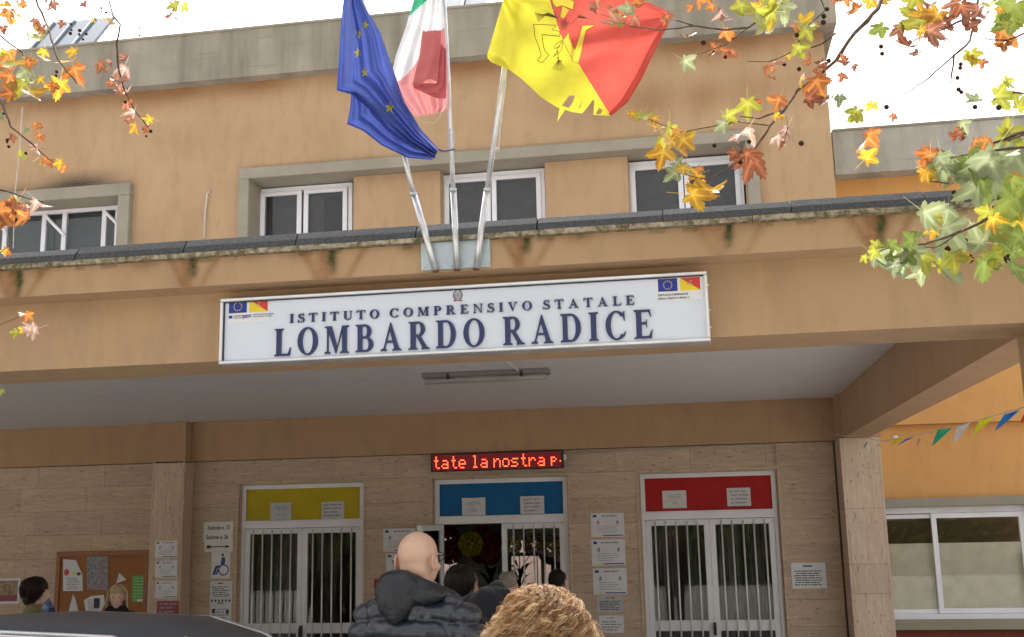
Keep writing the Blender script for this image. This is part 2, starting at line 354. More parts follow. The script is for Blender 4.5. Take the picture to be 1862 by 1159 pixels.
for a, b_ in zip(edges[:-1], edges[1:]):
    c = MB(); o_ = random.uniform(-.003, .004); zt = 3.447+random.uniform(-.003, .004)
    c.add([(a+.004, -7.605+o_, 3.374), (b_-.004, -7.603+o_, 3.374), (b_-.004, -7.59+o_, 3.41), (a+.004, -7.592+o_, 3.41), (b_-.004, -7.555, zt), (a+.004, -7.555, zt), (b_-.004, -7.0, zt+.01), (a+.004, -7.0, zt+.01), (a+.004, -7.0, 3.374), (b_-.004, -7.0, 3.374)],
          [(0, 1, 2, 3), (3, 2, 4, 5), (5, 4, 6, 7), (7, 6, 9, 8), (0, 3, 5, 7, 8), (1, 9, 6, 4, 2), (0, 8, 9, 1)])
    c.build('coping_sheet', M['bitumen'], B)
MB().box(LX, 1.9, -6.968, -.001, 3.33, 3.42).build('canopy_ceiling', M['ceiling'], B)
MB().box(LX, 1.56, -.10, .3, WZ, 3.328).build('wall_beam', M['beam'], B)
MB().box(1.56, 1.83, -6.968, -.40, WZ, 3.327).build('side_beam', M['beam'], B)
MB().box(1.52, 1.95, -.398, -.105, WZ+.002, 3.3265).build('beam_haunch', M['beam'], B)
MB().box(-6.39, -5.98, -.25, -.102, WZ-.02, 3.3275).build('pilaster_head', M['beam'], B)
col_ = MB().box(1.56, 1.95, -7.397, -6.972, .12, WZ-.002).build('front_column', M['orange'], B)

# --- stone door wall
DO = [(-5.40, -3.855), (-3.025, -1.45), (-.645, .88)]
DZ = 2.575
MB().box(-16, -5.42, .031, .3, .12, WZ).box(-3.84, -3.04, .031, .3, .12, WZ).box(-1.435, -.66, .031, .3, .12, WZ).box(.895, 1.9, .031, .3, .12, WZ).box(-5.42, .895, .031, .3, DZ+.015, WZ).build('wall_core', M['grout'], B)
rows = [WZ-.004]; z = 2.60
rows = [2.856, 2.595, 2.31, 2.025, 1.74, 1.455, 1.17, .885, .60, .315, .12]
segs = [(-12.6, -6.39), (-5.98, -5.415), (-3.84, -3.04), (-1.435, -.66), (.895, 1.50)]
for ri in range(len(rows)-1):
    zt, zb = rows[ri]-.0015, rows[ri+1]+.0015
    for (a, b_) in (segs if ri else [(-12.6, -6.39), (-5.98, 1.50)]):
        L = b_-a; n_ = max(1, round(L/.86)); off = (random.random()-.5)*.3 if n_ > 1 else 0
        xs = [a]+[a+L*k/n_+off for k in range(1, n_)]+[b_]
        for k in range(n_):
            o_ = random.uniform(-.0012, .0012)
            MB().box(xs[k]+.0015, xs[k+1]-.0015, o_, .03, zb, zt).build('stone_slab', M['trav'], B)
# pilaster and right pillar clad in stone
def pillar(x0, x1, y0, y1, cuts):
    zs = [WZ-.003]+cuts+[.12]
    MB().box(x0+.02, x1-.02, y0+.02, y1, .12, WZ-.006).build('pillar_core', M['grout'], B)
    for k in range(len(zs)-1):
        a, b_ = zs[k+1]+.0015, zs[k]-.0015
        MB().box(x0+.001, x0+.026, y0-.001, y0+.02, a, b_).build('stone_slab', M['travp'], B)
        MB().box(x0+.028, x1-.028, y0, y0+.02, a, b_).build('stone_slab', M['travp'], B)
        MB().box(x1-.026, x1-.001, y0-.001, y0+.02, a, b_).build('stone_slab', M['travp'], B)
        MB().box(x0, x0+.02, y0+.0215, y1, a, b_).build('stone_slab', M['travp'], B)
        MB().box(x1-.02, x1, y0+.0215, y1, a, b_).build('stone_slab', M['travp'], B)
pillar(-6.39, -5.98, -.25, -.002, [1.55]); pillar(1.52, 1.93, -.45, -.002, [2.12, 1.55, 1.25, .7])
# door trims
for (a, b_) in DO:
    MB().box(a-.028, b_+.028, -.012, .0295, DZ-.003, DZ+.03).box(a-.028, a, -.012, .0295, .12, DZ-.0045).box(b_, b_+.028, -.012, .0295, .12, DZ-.0045).build('door_trim', M['trav'], B, bevel=.003)
    MB().box(a+.002, a+.012, .0305, .3, .12, DZ).box(b_-.012, b_-.002, .0305, .3, .12, DZ).box(a+.013, b_-.013, .0305, .3, DZ-.012, DZ+.01).build('door_reveal', M['travp'], B)
def miter_frame(mb, x0, x1, z0, z1, w, y0, y1, wb=None):
    wb = wb or w
    P = [(x0, z0), (x1, z0), (x1, z1), (x0, z1)]; Q = [(x0+w, z0+wb), (x1-w, z0+wb), (x1-w, z1-w), (x0+w, z1-w)]
    for i in range(4):
        j = (i+1) % 4; c = [P[i], P[j], Q[j], Q[i]]
        cx_ = sum(p[0] for p in c)/4; cz_ = sum(p[1] for p in c)/4
        c = [(cx_+(p[0]-cx_)*.9985, cz_+(p[1]-cz_)*.9985) for p in c]
        mb.prism(c, y0, y1)
def leaf_parts(d, a, b_, flip=False, T=None):
    parts = []
    lf = MB(); miter_frame(lf, a, b_, .14, 2.045, .062, .085, .135)
    lf.box(a+.063, b_-.063, .0865, .13, .84, .955); lf.box(a+.063, b_-.063, .0835, .13, .93, .95); lf.box(a+.063, b_-.063, .0835, .13, .845, .862)
    parts.append(lf.build('leaf_frame', M['alu'], d, bevel=.002))
    parts.append(MB().box(a+.064, b_-.064, .11, .116, .956, 1.982).build('pane', M['glass'], d))
    parts.append(MB().box(a+.064, b_-.064, .11, .116, .205, .839).build('pane', M['glass'], d))
    for k in range(5):
        x = a+(b_-a)*.5+(k-2)*.117+(-.012 if not flip else .012)
        parts.append(MB().tube([(x, .06, .16), (x, .06, 2.03)], .0095, 8).build('bar', M['steel'], d, True))
    for z in (1.87, .98):
        hx = a-.012 if not flip else b_+.012
        parts.append(MB().tube([(hx, .078, z-.035), (hx, .078, z+.035)], .008, 6).build('hinge', M['alu'], d))
    if T is not None:
        for p in parts: p.matrix_basis = T
    return parts
def door(i, panel, label, open_=False):
    x0, x1 = DO[i][0]+.014, DO[i][1]-.014
    f = MB(); miter_frame(f, x0, x1, 2.13, 2.56, .05, .06, .15, .012); f.box(x0, x1, .064, .15, 2.05, 2.129); f.box(x0, x0+.04, .066, .15, .12, 2.049).box(x1-.04, x1, .066, .15, .12, 2.049)
    d = f.build('door', M['alu'], B, bevel=.002); d['label'] = label
    MB().box(x0+.05, x1-.05, .085, .095, 2.142, 2.51).build('transom_panel', panel, d)
    xm = (x0+x1)/2
    if open_:
        hx = x0+.04
        T = Matrix.Translation((hx, .07, 0)) @ Matrix.Rotation(rad(-97), 4, 'Z') @ Matrix.Translation((-hx, -.07, 0))
        leaf_parts(d, x0+.042, xm-.001, False, T)
    else: leaf_parts(d, x0+.042, xm-.001)
    leaf_parts(d, xm+.001, x1-.042, True)
    MB().box(xm-.016, xm+.016, .055, .0845, .80, .93).tube([(xm, .05, .90), (xm, .012, .90), (xm+.002, .008, .80)], .011, 8).build('handle', M['black'], d)
    return d
door(0, M['yellow'], 'barred double door under a yellow transom panel')
door(1, M['blue'], 'double door under a blue transom panel with its left leaf open', True)
door(2, M['red'], 'barred double door under a red transom panel')

# --- room behind the doors
rrg = empty('added_rear_block', (-5, 26, 0), 'pinkish block added behind the school to tone down the white in the doorway', 'building'); MB().box(-16, 6, 26, 27, 0, 5.5).build('wall', plain('pink_render', (.55, .42, .38), .9), rrg); MB().box(-16.2, 6.2, 25.8, 27.2, 5.502, 5.7).build('roof', M['conc2'], rrg)  # block added behind the room openings to cut the white sky
for k in range(26): MB().tube([(-6+.3*k, 6.05, 0.2), (-6+.3*k, 6.05, 2.9)], .012, 5).build('window_bar', M['alud'], B)
hx0, hx1 = -9, 1.9
holes = []
for (xa, ya, xb, yb) in ((803, 1012, 831, 1075), (806, 978, 829, 1003), (928, 984, 1002, 1004), (930, 1012, 985, 1080), (992, 1010, 1003, 1080)):
    p, q = at(xa, ya, 6), at(xb, yb, 6); holes.append((p.x, q.x, q.z, p.z))
o = grid_wall('room_back_wall', hx0, hx1, .12, 3.3, 6, holes, M['inner'], None, .5)
for x in (hx0, hx1-.1): MB().box(x, x+.1, .3, 6, .12, 3.3).build('room_side_wall', M['inner'], B)
MB().box(hx0, hx1, .3, 6.1, 3.3, 3.32).build('room_ceiling', M['inner'], B); MB().box(hx0, hx1, .3, 6.0, .10, .124).build('room_floor', M['floor'], B)
for k, (a, b_, h) in enumerate(((-5.36, -4.72, 1), (-4.6, -4.35, 1), (-.58, -.25, 1), (-.12, .0, 1), (.2, .45, 1), (.55, .8, 1))):
    c = MB(); n_ = 26; pts = [(a+(b_-a)*t/n_, .55+.03*math.sin(t*1.9)) for t in range(n_+1)]
    c.add([(x, y, z) for z in (.2, 2.3) for x, y in pts], [(t, t+1, n_+2+t, n_+1+t) for t in range(n_)]); c.build('curtain', M['curtain'], B, True)

# ================================================================== RIGHT WING
Wg = empty('side_wing', (4, 2, 0), 'low orange rendered wing with pale concrete roof band behind the right pillar', 'building')
def wb(mb, name, mat, **k): return mb.build(name, mat, Wg, **k)
wx0, wx1, wz0, wz1 = 2.33, 4.02, .88, 2.12
MB().box(2.0, 12, 1.97, 2.2, 3.17, 6.5).box(2.0, 2.0001, 2.06, 2.2, 3.17, 6.4).build('upper_wall', M['wing'], Wg)
MB().box(2.0, wx0, 2.1, 2.2, .12, 3.168).box(wx0, 4.0995, 2.1, 2.2, 2.25, 3.168).box(4.1, 12, 2.1, 2.2, .12, 3.168).build('lower_wall', M['wing'], Wg)
MB().box(2.0, 12, 1.7, 3, 6.43, 7.02).build('roof_band', M['conc2'], Wg); MB().box(2.0, 12, 1.68, 3, 7.022, 7.05).build('roof_capping', M['surr'], Wg)
MB().box(2.0, 4.14, 1.96, 2.22, 2.14, 2.245).box(4.05, 4.14, 1.96, 2.22, .84, 2.138).box(2.0, 4.14, 1.94, 2.22, .66, .775).build('window_surround', M['surr'], Wg, bevel=.006)
MB().box(2.0, 4.02, 2.05, 2.2, .12, .658).build('plinth', M['redbrown'], Wg)
ww = MB(); ww.box(2.0, 4.04, 2.1, 2.16, 2.06, 2.135).box(3.97, 4.04, 2.1, 2.16, .80, 2.059).box(2.0, 4.04, 2.02, 2.16, .777, .84)
ww = ww.build('window', M['alu'], Wg, bevel=.004)
s = MB(); miter_frame(s, 2.87, 3.965, .845, 2.058, .06, 2.075, 2.12); s.build('sash', M['alu'], ww)
s = MB(); miter_frame(s, 2.0, 2.93, .843, 2.05, .05, 2.121, 2.15); s.build('sash', M['alu'], ww)
MB().box(2.93, 3.905, 2.098, 2.103, .905, 1.998).build('pane', M['glass'], ww); MB().box(2.05, 2.88, 2.135, 2.14, .893, 2.0).build('pane', M['glass'], ww)
MB().box(2.0, 4.0, 2.19, 2.195, .85, 1.69).build('half_curtain', plain('cream_curtain', (.85, .80, .66), .8), ww)
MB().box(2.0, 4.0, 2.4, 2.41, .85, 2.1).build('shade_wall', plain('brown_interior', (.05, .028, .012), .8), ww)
# roof slope seen above the porch haunch

# ================================================================== SIGN BOARD
SY = -7.52
X0, X1, Z0, Z1 = -2.275, .097, 2.825, 3.152
S_ = empty('school_sign', (-1.09, SY, Z0), 'long white sign board with navy lettering on the canopy beam', 'sign')
MB().box(X0+.012, X1-.012, SY+.018, -7.402, Z0+.012, Z1-.012).build('sign_face', M['signw'], S_)
fr = MB()
for (a, b_, c, d) in ((X0, X1, Z1-.016, Z1), (X0, X1, Z0, Z0+.016)): fr.box(a, b_, SY, -7.41, c, d)
fr.box(X0, X0+.016, SY, -7.41, Z0+.017, Z1-.017).box(X1-.016, X1, SY, -7.41, Z0+.017, Z1-.017)
fr.build('sign_frame', M['chrome'], S_, bevel=.003)
MB().box(X0+.0165, X1-.0165, SY+.008, SY+.0175, Z1-.021, Z1-.0165).box(X0+.0165, X0+.021, SY+.008, SY+.0175, Z0+.0165, Z1-.022).build('inner_edge_strip', M['ink'], S_)  # dark strip along the top and left inner frame edges only
for z in (2.90, 2.98, 3.1): MB().tube([(X1, -7.45, z), (X1+.008, -7.45, z)], .004, 6).build('screw', M['steel'], S_)
def arc(cx_, cy_, rx, ry, irx, iry, a0, a1, n=18):
    ps = []
    for i in range(n):
        t0, t1 = rad(a0+(a1-a0)*i/n), rad(a0+(a1-a0)*(i+1)/n)
        ps.append([(cx_+rx*math.cos(t0), cy_+ry*math.sin(t0)), (cx_+rx*math.cos(t1), cy_+ry*math.sin(t1)), (cx_+irx*math.cos(t1), cy_+iry*math.sin(t1)), (cx_+irx*math.cos(t0), cy_+iry*math.sin(t0))])
    return ps
def R_(x0, y0, x1, y1): return [(x0, y0), (x1, y0), (x1, y1), (x0, y1)]
def serif(x0, x1, y, up): # thin serif bar with bracket taper
    h = .045; s_ = 1 if up else -1; m_ = (x1-x0)*.22
    return [(x0, y), (x1, y), (x1, y+s_*h*.6), (x1-m_, y+s_*h*1.7), (x0+m_, y+s_*h*1.7), (x0, y+s_*h*.6)]
def glyph(c):
    S, t = .185, .075
    st = lambda x, w_=S: [R_(x, .02, x+w_, .98), serif(x-.08, x+w_+.08, 0, True), serif(x-.08, x+w_+.08, 1, False)]
    if c == 'I': return st(.08), .33
    if c == 'L': return st(.08)+[R_(.25, 0, .60, t), [(.52, t), (.60, t), (.625, .30), (.605, .30)]], .63
    if c == 'O': return arc(.39, .5, .38, .515, .20, .46, 0, 360, 32), .78
    if c == 'C': return arc(.39, .5, .38, .515, .20, .46, 42, 318, 28)+[[(.655, .66), (.68, .66), (.68, 1.0), (.66, 1.0), (.60, .86)], [(.62, .17), (.68, .28), (.70, .26), (.66, .12)]], .74
    if c == 'D': return [R_(.08, .02, .25, .98), serif(0, .25, 0, True), serif(0, .25, 1, False), R_(.25, 0, .36, t), R_(.25, 1-t, .36, 1)]+arc(.36, .5, .36, .5, .18, .44, -90, 90), .74
    if c == 'P' or c == 'R':
        k = st(.08)+[R_(.25, 1-t, .36, 1), R_(.25, .46, .36, .46+t)]+arc(.36, .73, .25, .27, .09, .21, -90, 90, 14)
        if c == 'R': return k+[[(.30, .47), (.44, .49), (.70, .04), (.52, .04)], serif(.47, .78, 0, True)], .76
        return k, .63
    if c == 'B': return [R_(.08, .02, .25, .98), serif(0, .25, 0, True), serif(0, .25, 1, False), R_(.25, 1-t, .36, 1), R_(.25, .49, .36, .49+t), R_(.25, 0, .38, t)]+arc(.36, .75, .23, .25, .07, .19, -90, 90, 14)+arc(.38, .275, .28, .275, .11, .215, -90, 90, 14), .68
    if c == 'E': return st(.08)+[R_(.25, 0, .60, t), R_(.25, .49, .44, .49+t), R_(.25, 1-t, .58, 1), [(.50, t), (.60, t), (.635, .30), (.615, .30)], [(.50, 1-t), (.58, 1-t), (.60, .74), (.58, .74)], [(.42, .38), (.45, .38), (.45, .66), (.42, .66)]], .66
    if c == 'T': return [R_(.27, .02, .44, .98), serif(.19, .52, 0, True), R_(.02, 1-t, .69, 1), [(.02, 1-t), (.10, 1-t), (.02, .72), (.0, .72)], [(.61, 1-t), (.69, 1-t), (.71, .72), (.69, .72)]], .71
    if c == 'A': return [[(.10, .03), (.155, .03), (.39, .93), (.36, 1.02)], [(.36, 1.02), (.39, 1.02), (.70, .03), (.52, .03), (.33, .80)], R_(.20, .29, .52, .29+t), serif(0, .24, 0, True), serif(.43, .78, 0, True)], .78
    if c == 'V': return [[(.08, .97), (.26, .97), (.44, .2), (.39, -.02), (.37, -.02)], [(.39, -.02), (.44, .2), (.66, .97), (.605, .97)], serif(0, .34, 1, False), serif(.52, .76, 1, False)], .76
    if c == 'N': return [R_(.09, .02, .145, .98), serif(0, .23, 0, True), [(.08, .98), (.24, .98), (.66, .0), (.60, .0), (.60, .02)], R_(.605, .0, .66, .98), serif(.52, .75, 1, False), serif(0, .20, 1, False)], .75
    if c == 'M': return [R_(.09, .02, .145, .98), serif(0, .23, 0, True), [(.09, .98), (.27, .98), (.49, .2), (.43, .0), (.41, .0)], [(.43, .0), (.49, .2), (.70, .98), (.65, .98)], R_(.66, .02, .83, .98), serif(.58, .91, 0, True), serif(0, .26, 1, False), serif(.66, .91, 1, False)], .91
    if c == 'U': return [R_(.08, .33, .25, .98), serif(0, .33, 1, False), R_(.585, .33, .64, .98), serif(.50, .72, 1, False)]+arc(.36, .35, .28, .37, .11, .30, 180, 270, 10)+arc(.36, .35, .28, .37, .225, .30, 270, 360, 10), .72
    if c == 'S':
        P_ = []; n = 30
        pts = []
        for i in range(n+1):
            u = i/n
            if u < .5: a = rad(35+ (u/.5)*225); pts.append((.29+.19*math.cos(a), .745+.22*math.sin(a)))
            else: a = rad(80-((u-.5)/.5)*225); pts.append((.28+.21*math.cos(a), .262+.235*math.sin(a)))
        q = []
        for i, p in enumerate(pts):
            a_, b2 = pts[max(0, i-1)], pts[min(n, i+1)]; dx, dy = b2[0]-a_[0], b2[1]-a_[1]; L = math.hypot(dx, dy) or 1
            u = i/n; w_ = .035+.062*math.exp(-((u-.5)/.2)**2); q.append(((p[0]-dy/L*w_, p[1]+dx/L*w_), (p[0]+dy/L*w_, p[1]-dx/L*w_)))
        for i in range(n): P_.append([q[i][0], q[i+1][0], q[i+1][1], q[i][1]])
        return P_+[[(.44, .70), (.465, .70), (.475, 1.01), (.455, 1.01), (.42, .86)], [(.04, .32), (.02, .32), (.01, -.01), (.03, -.01), (.07, .14)]], .53
    return [], .30
def serif_text(s, xa, xb, zb, h, wscale=1.0, spc=1.6):
    ws_ = sum(glyph(c)[1] for c in s if c != ' '); gaps = sum(1 if c != ' ' else spc for c in s)-1+s.count(' ')*0
    sp = ((xb-xa)/(h*wscale)-ws_)/(gaps+.0); adv = []; tot = 0
    for c in s: adv.append(tot); tot += (glyph(c)[1]+sp if c != ' ' else sp*spc)
    for c, a in zip(s, adv):
        ps, w_ = glyph(c)
        if not ps: continue
        mb = MB()
        for i, p in enumerate(ps):
            mb.prism([(xa+(a+x)*h*wscale, zb+y*h) for x, y in p], SY+.008-.00002*i-(.0004 if i % 2 else 0), SY+.017)
        mb.build('letter', M['navy'], S_)
serif_text('LOMBARDO RADICE', at(497, 640, SY).x, at(1188, 600, SY).x, at(850, 630.5, SY).z, .134)
serif_text('ISTITUTO COMPRENSIVO STATALE', at(525, 580, SY).x, at(1154, 552, SY).x, at(850, 569.5, SY).z, .0435, 1.42, 1.3)
def star5(cx_, cz_, r, ph=90):
    return [(cx_+(r if k % 2 == 0 else r*.4)*math.cos(rad(ph+36*k)), cz_+(r if k % 2 == 0 else r*.4)*math.sin(rad(ph+36*k))) for k in range(10)]
def text_obj(s, size, x, y, z, mat, parent, name='lettering', align='LEFT', depth=.0008, xs=1.0):
    cu = bpy.data.curves.new('t', 'FONT'); cu.body = s; cu.size = size; cu.align_x = align; cu.extrude = depth; cu.space_character = 1.0; cu.resolution_u = 3; cu.offset = size*.018
    o = bpy.data.objects.new('t', cu); me = bpy.data.meshes.new_from_object(o)
    for v in me.vertices: v.co = (x+v.co.x*xs, y-v.co.z, z+v.co.y)
    bpy.data.objects.remove(o); me.materials.append(mat); return link(name, me, parent)
def sticker(px0, py0, px1, py1, full):
    p, q = at(px0, py0, SY), at(px1, py1, SY); x0, x1, z0, z1 = p.x, q.x, q.z, p.z; w_ = x1-x0; h = z1-z0; y = SY+.0165
    st = MB().box(x0, x1, y, y+.0012, z0, z1).build('sticker', M['paper'], S_)
    a0, a1 = x0+w_*.03, x0+w_*.46; b0, b1 = x0+w_*.52, x0+w_*.96; t0, t1 = z0+h*.40, z0+h*.93
    MB().box(a0, a1, y-.0008, y-.0001, t0, t1).build('flag_print', M['eu'], st)
    s5 = MB()
    for k in range(12): s5.flat(star5((a0+a1)/2+h*.17*math.cos(k*math.pi/6), (t0+t1)/2+h*.17*math.sin(k*math.pi/6), h*.035), y-.0012)
    s5.build('star_ring', M['star'], st)
    MB().prism([(b0, t0), (b1, t0), (b0, t1)], y-.0008, y-.0001).build('flag_print', M['pyel'], st); MB().prism([(b1, t0+.0003), (b1, t1), (b0+.0003, t1)], y-.0008, y-.0001).build('flag_print', M['pred'], st)
    tk = MB(); cx_, cz_ = (b0+b1)/2, (t0+t1)/2+.002
    for k in range(3):
        a = rad(90+120*k); p1 = (cx_+h*.12*math.cos(a), cz_+h*.12*math.sin(a)); p2 = (p1[0]+h*.10*math.cos(a-1.9), p1[1]+h*.10*math.sin(a-1.9))
        tk.tube([(cx_, y-.001, cz_), (p1[0], y-.001, p1[1])], h*.018, 4).tube([(p1[0], y-.001, p1[1]), (p2[0], y-.001, p2[1])], h*.014, 4)
    tk.build('emblem', plain('emblem_tan', (.6, .38, .2), .6), st)
    if full:
        MB().box(x0+w_*.03, x0+w_*.12, y-.0008, y-.0001, z0+h*.19, z0+h*.30).build('flag_print', M['eu'], st)
        text_obj('pon', h*.24, x0+w_*.37, y-.0006, z0+h*.2, M['inkblue'], st, depth=.0003)
        text_obj('UNIONE EUROPEA', h*.07, x0+w_*.15, y-.0006, z0+h*.25, M['ink'], st, depth=.0002); text_obj("MINISTERO DELL'ISTRUZIONE", h*.065, x0+w_*.62, y-.0006, z0+h*.27, M['ink'], st, depth=.0002)
        text_obj('FONDI STRUTTURALI', h*.065, x0+w_*.15, y-.0006, z0+h*.17, M['ink'], st, depth=.0002); text_obj("DELL'UNIVERSITA' E RICERCA", h*.06, x0+w_*.62, y-.0006, z0+h*.19, M['ink'], st, depth=.0002)
    else:
        text_obj("QUESTA SCUOLA E' BENEFICIARIA DEI", h*.115, x0+w_*.02, y-.0006, z0+h*.22, M['ink'], st, depth=.0003, xs=.62); text_obj('FONDI UE - PROGETTO A-1-FESR-2011-11', h*.115, x0+w_*.02, y-.0006, z0+h*.07, M['ink'], st, depth=.0003, xs=.60)
sticker(412, 543, 487, 583, True); sticker(1193, 504, 1278, 543, False)
# republic emblem
c = at(831, 536, SY); e = MB(); y = SY+.0165; r = .021
e.m(M['ink'])
for k in range(9):
    for s_ in (-1, 1):
        a = rad(-60+k*16); x_, z_ = c.x+s_*math.cos(a)*r, c.z+math.sin(a)*r*1.1
        e.flat([(x_-.0035, z_-.004), (x_+.002, z_-.002), (x_+.004, z_+.005), (x_-.001, z_+.003)], y-.001)
e.m(M['inkgrey'])
for p in arc(c.x, c.z-.002, .0145, .0145, .0105, .0105, 0, 360, 16): e.flat(p, y-.0008)
for k in range(12):
    a = k*math.pi/6; e.flat([(c.x+.0135*math.cos(a-.12), c.z-.002+.0135*math.sin(a-.12)), (c.x+.0175*math.cos(a-.1), c.z-.002+.0175*math.sin(a-.1)), (c.x+.0175*math.cos(a+.1), c.z-.002+.0175*math.sin(a+.1)), (c.x+.0135*math.cos(a+.12), c.z-.002+.0135*math.sin(a+.12))], y-.0006)
e.flat(star5(c.x, c.z-.001, .012), y-.0012)
e.m(M['maroon']); e.flat([(c.x-.024, c.z-.026), (c.x-.018, c.z-.030), (c.x, c.z-.026), (c.x+.018, c.z-.030), (c.x+.024, c.z-.026), (c.x+.018, c.z-.024), (c.x, c.z-.0215), (c.x-.018, c.z-.024)], y-.0011)
e.build('republic_emblem', None, S_)

# ================================================================== LED DISPLAY, LAMP, CABLES
D_ = empty('led_display', (-2.24, -.15, 2.64), 'black dot matrix display with glowing red text above the blue door', 'led display')
MB().box(-3.01, -1.47, -.14, -.103, 2.645, 2.852).build('housing', M['black'], D_, bevel=.004)
MB().box(-2.985, -1.495, -.1425, -.1405, 2.66, 2.835).build('screen', emis('led_screen', (.12, .005, .008), .35), D_)
FT = {'t': ['00100', '00100', '01110', '00100', '00100', '00100', '00011'], 'a': ['00000', '00000', '01110', '00001', '01111', '10001', '01111'], 'e': ['00000', '00000', '01110', '10001', '11111', '10000', '01110'],
      'l': ['01100', '00100', '00100', '00100', '00100', '00100', '01110'], 'n': ['00000', '00000', '10110', '11001', '10001', '10001', '10001'], 'o': ['00000', '00000', '01110', '10001', '10001', '10001', '01110'],
      's': ['00000', '00000', '01111', '10000', '01110', '00001', '11110'], 'r': ['00000', '00000', '10110', '11001', '10000', '10000', '10000'], 'p': ['00000', '00000', '1110', '1001', '1110', '1000', '1000'], '.': ['0', '0', '0', '0', '1', '0', '0'], ' ': ['000']*7}
lm_ = MB(); xx = at(788, 845, -.143).x; pit = .0170
for c in 'tate la nostra p.':
    gl_ = FT[c]
    for ri, row in enumerate(gl_):
        for ci, b_ in enumerate(row):
            if b_ == '1':
                x, z = xx+ci*pit, 2.811-ri*.0208; lm_.flat([(x+.0078*math.cos(k*math.pi/3), z+.0085*math.sin(k*math.pi/3)) for k in range(6)], -.1432)
    xx += (len(gl_[0])+(1 if c != ' ' else 0)-.02)*pit
tag(lm_.build('lit_text', M['led'], D_), kind='stuff')
MB().box(-1.468, -1.44, -.135, -.11, 2.74, 2.80).build('bracket', M['steel'], D_)
L_ = empty('ceiling_lamp', (-1.74, -3.3, 3.3), 'grey fluorescent batten lamp fixed to the porch ceiling', 'lamp')
MB().box(-2.29, -1.19, -3.40, -3.24, 3.285, 3.3285).build('housing', M['alud'], L_, bevel=.004)
MB().tube([(-2.27, -3.36, 3.262), (-1.21, -3.36, 3.262)], .03, 12).build('diffuser', plain('frosted_cover', (.36, .34, .32), .3), L_, True)
for x in (-2.06, -1.42): MB().box(x-.012, x+.012, -3.405, -3.31, 3.265, 3.312).build('clip', M['black'], L_)
tag(MB().tube([(-1.45, -3.39, 3.317), (-1.47, -5.2, 3.319), (-1.5, -6.96, 3.322)], .007, 6).build('cable_conduit', M['ceiling']), 'painted conduit running along the porch ceiling from lamp to beam', 'conduit')
tag(MB().tube([(-1.44, -.112, 2.79), (-.6, -.112, 2.815), (.4, -.112, 2.835), (.83, -.112, 2.83), (.885, -.03, 2.80), (.89, -.02, 2.62)], .007, 6).build('wall_cable', M['cable']), 'thin cable running right from the red text display', 'cable')
tag(MB().tube([at(382, 348, -.01), at(377, 352, -.04), at(373, 385, -.02), at(371, 432, -.05)], .010, 6).build('hanging_cable', M['rope'], None, True), 'pale cable hanging out of the upper wall between the windows', 'cable')
tag(MB().tube([at(41, 195, -.3), at(35, 280, -.2), at(27, 357, -.14), at(24, 452, -.13)], .007, 5).build('aerial_cable', M['rope'], None, True), 'thin pale cable dropping past the left window', 'cable')
tag(MB().box(RX-.5, RX-.45, 2, 2.05, 8.36, 8.9).box(-9.5, -9.45, 1.0, 1.05, 8.36, 8.8).build('roof_post', M['galv']), 'short grey roof posts above the concrete band', 'post')

# solar panels on the roof
def solar(px0, px1, y, z0, lab):
    a = at(px0, 60, y); b_ = at(px1, 60, y); r_ = empty('solar_panel', (a.x, y, 8.36), lab, 'solar panel', 'solar panels on the flat roof')
    n_ = 3
    for k in range(n_):
        xa = a.x+(b_.x-a.x)*k/n_+.02; xb = a.x+(b_.x-a.x)*(k+1)/n_-.02
        p = MB(); p.add([(xa, y, z0), (xb, y, z0), (xb, y+.6, z0+.75), (xa, y+.6, z0+.75), (xa, y+.03, z0-.03), (xb, y+.03, z0-.03), (xb, y+.63, z0+.72), (xa, y+.63, z0+.72)], [(0, 1, 2, 3), (7, 6, 5, 4), (0, 4, 5, 1), (1, 5, 6, 2), (2, 6, 7, 3), (3, 7, 4, 0)])
        p.build('panel', plain('solar_glass', (.10, .13, .18), .15) if k == 0 else bpy.data.materials['solar_glass'], r_)
        MB().tube([(xa, y+.58, 8.3), (xa, y+.62, z0+.74)], .03, 5).tube([(xa, y+.02, 8.3), (xa, y+.02, z0)], .03, 5).tube([(xa-.01, y-.015, z0), (xa-.01, y+.585, z0+.76)], .022, 4).build('support', M['galv'], r_)
solar(50, 165, .4, 8.58, 'tilted rooftop solar panel rack behind the yellow leaves at top left')
solar(745, 880, .5, 8.56, 'tilted rooftop solar panel rack behind the flagpoles')

# ================================================================== FLAG PLATE, POLES, FLAGS
FP = tag(MB().box(-1.238, -.902, -7.586, -7.572, 3.217, 3.352).build('mounting_plate', M['galv'], None, bevel=.002), 'pale blue grey steel plate bolted to the fascia behind the three poles', 'plate')
for (x, y) in ((771, 487), (821, 483), (886, 479), (771, 442), (888, 437)):
    c = at(x, y, -7.588); MB().tube([(c.x, -7.594, c.z), (c.x, -7.585, c.z)], .007, 6).build('bolt', M['galv'], FP)
def pole(pts, rs, lab, rust_y=None):
    P = [at(*p) for p in pts]; o = empty('flagpole', P[0], lab, 'flagpole', 'flagpoles on the canopy fascia')
    MB().tube([P[0], P[1], P[2]], rs[0], 12).build('lower_tube', M['polem'], o, True)
    MB().tube([P[2]-Vector((0, 0, .01)), P[2]+Vector((0, 0, .004))], rs[0]+.0015, 12).build('joint_collar', M['galv'], o, True)
    MB().tube([P[2], P[3], P[4]], rs[1], 10).build('upper_tube', M['polem'], o, True)
    a = P[0]; MB().tube([a-Vector((0, 0, .006)), a+Vector((0, 0, .004))], rs[0]*1.02, 10).build('pole_foot', M['rust'], o)
    return P
pole([(792, 493, -7.61), (772, 420, -7.63), (752, 352, -7.65), (736, 288, -7.67), (640, -70, -7.76)], (.0155, .0115), 'left flagpole leaning left under the blue flag')
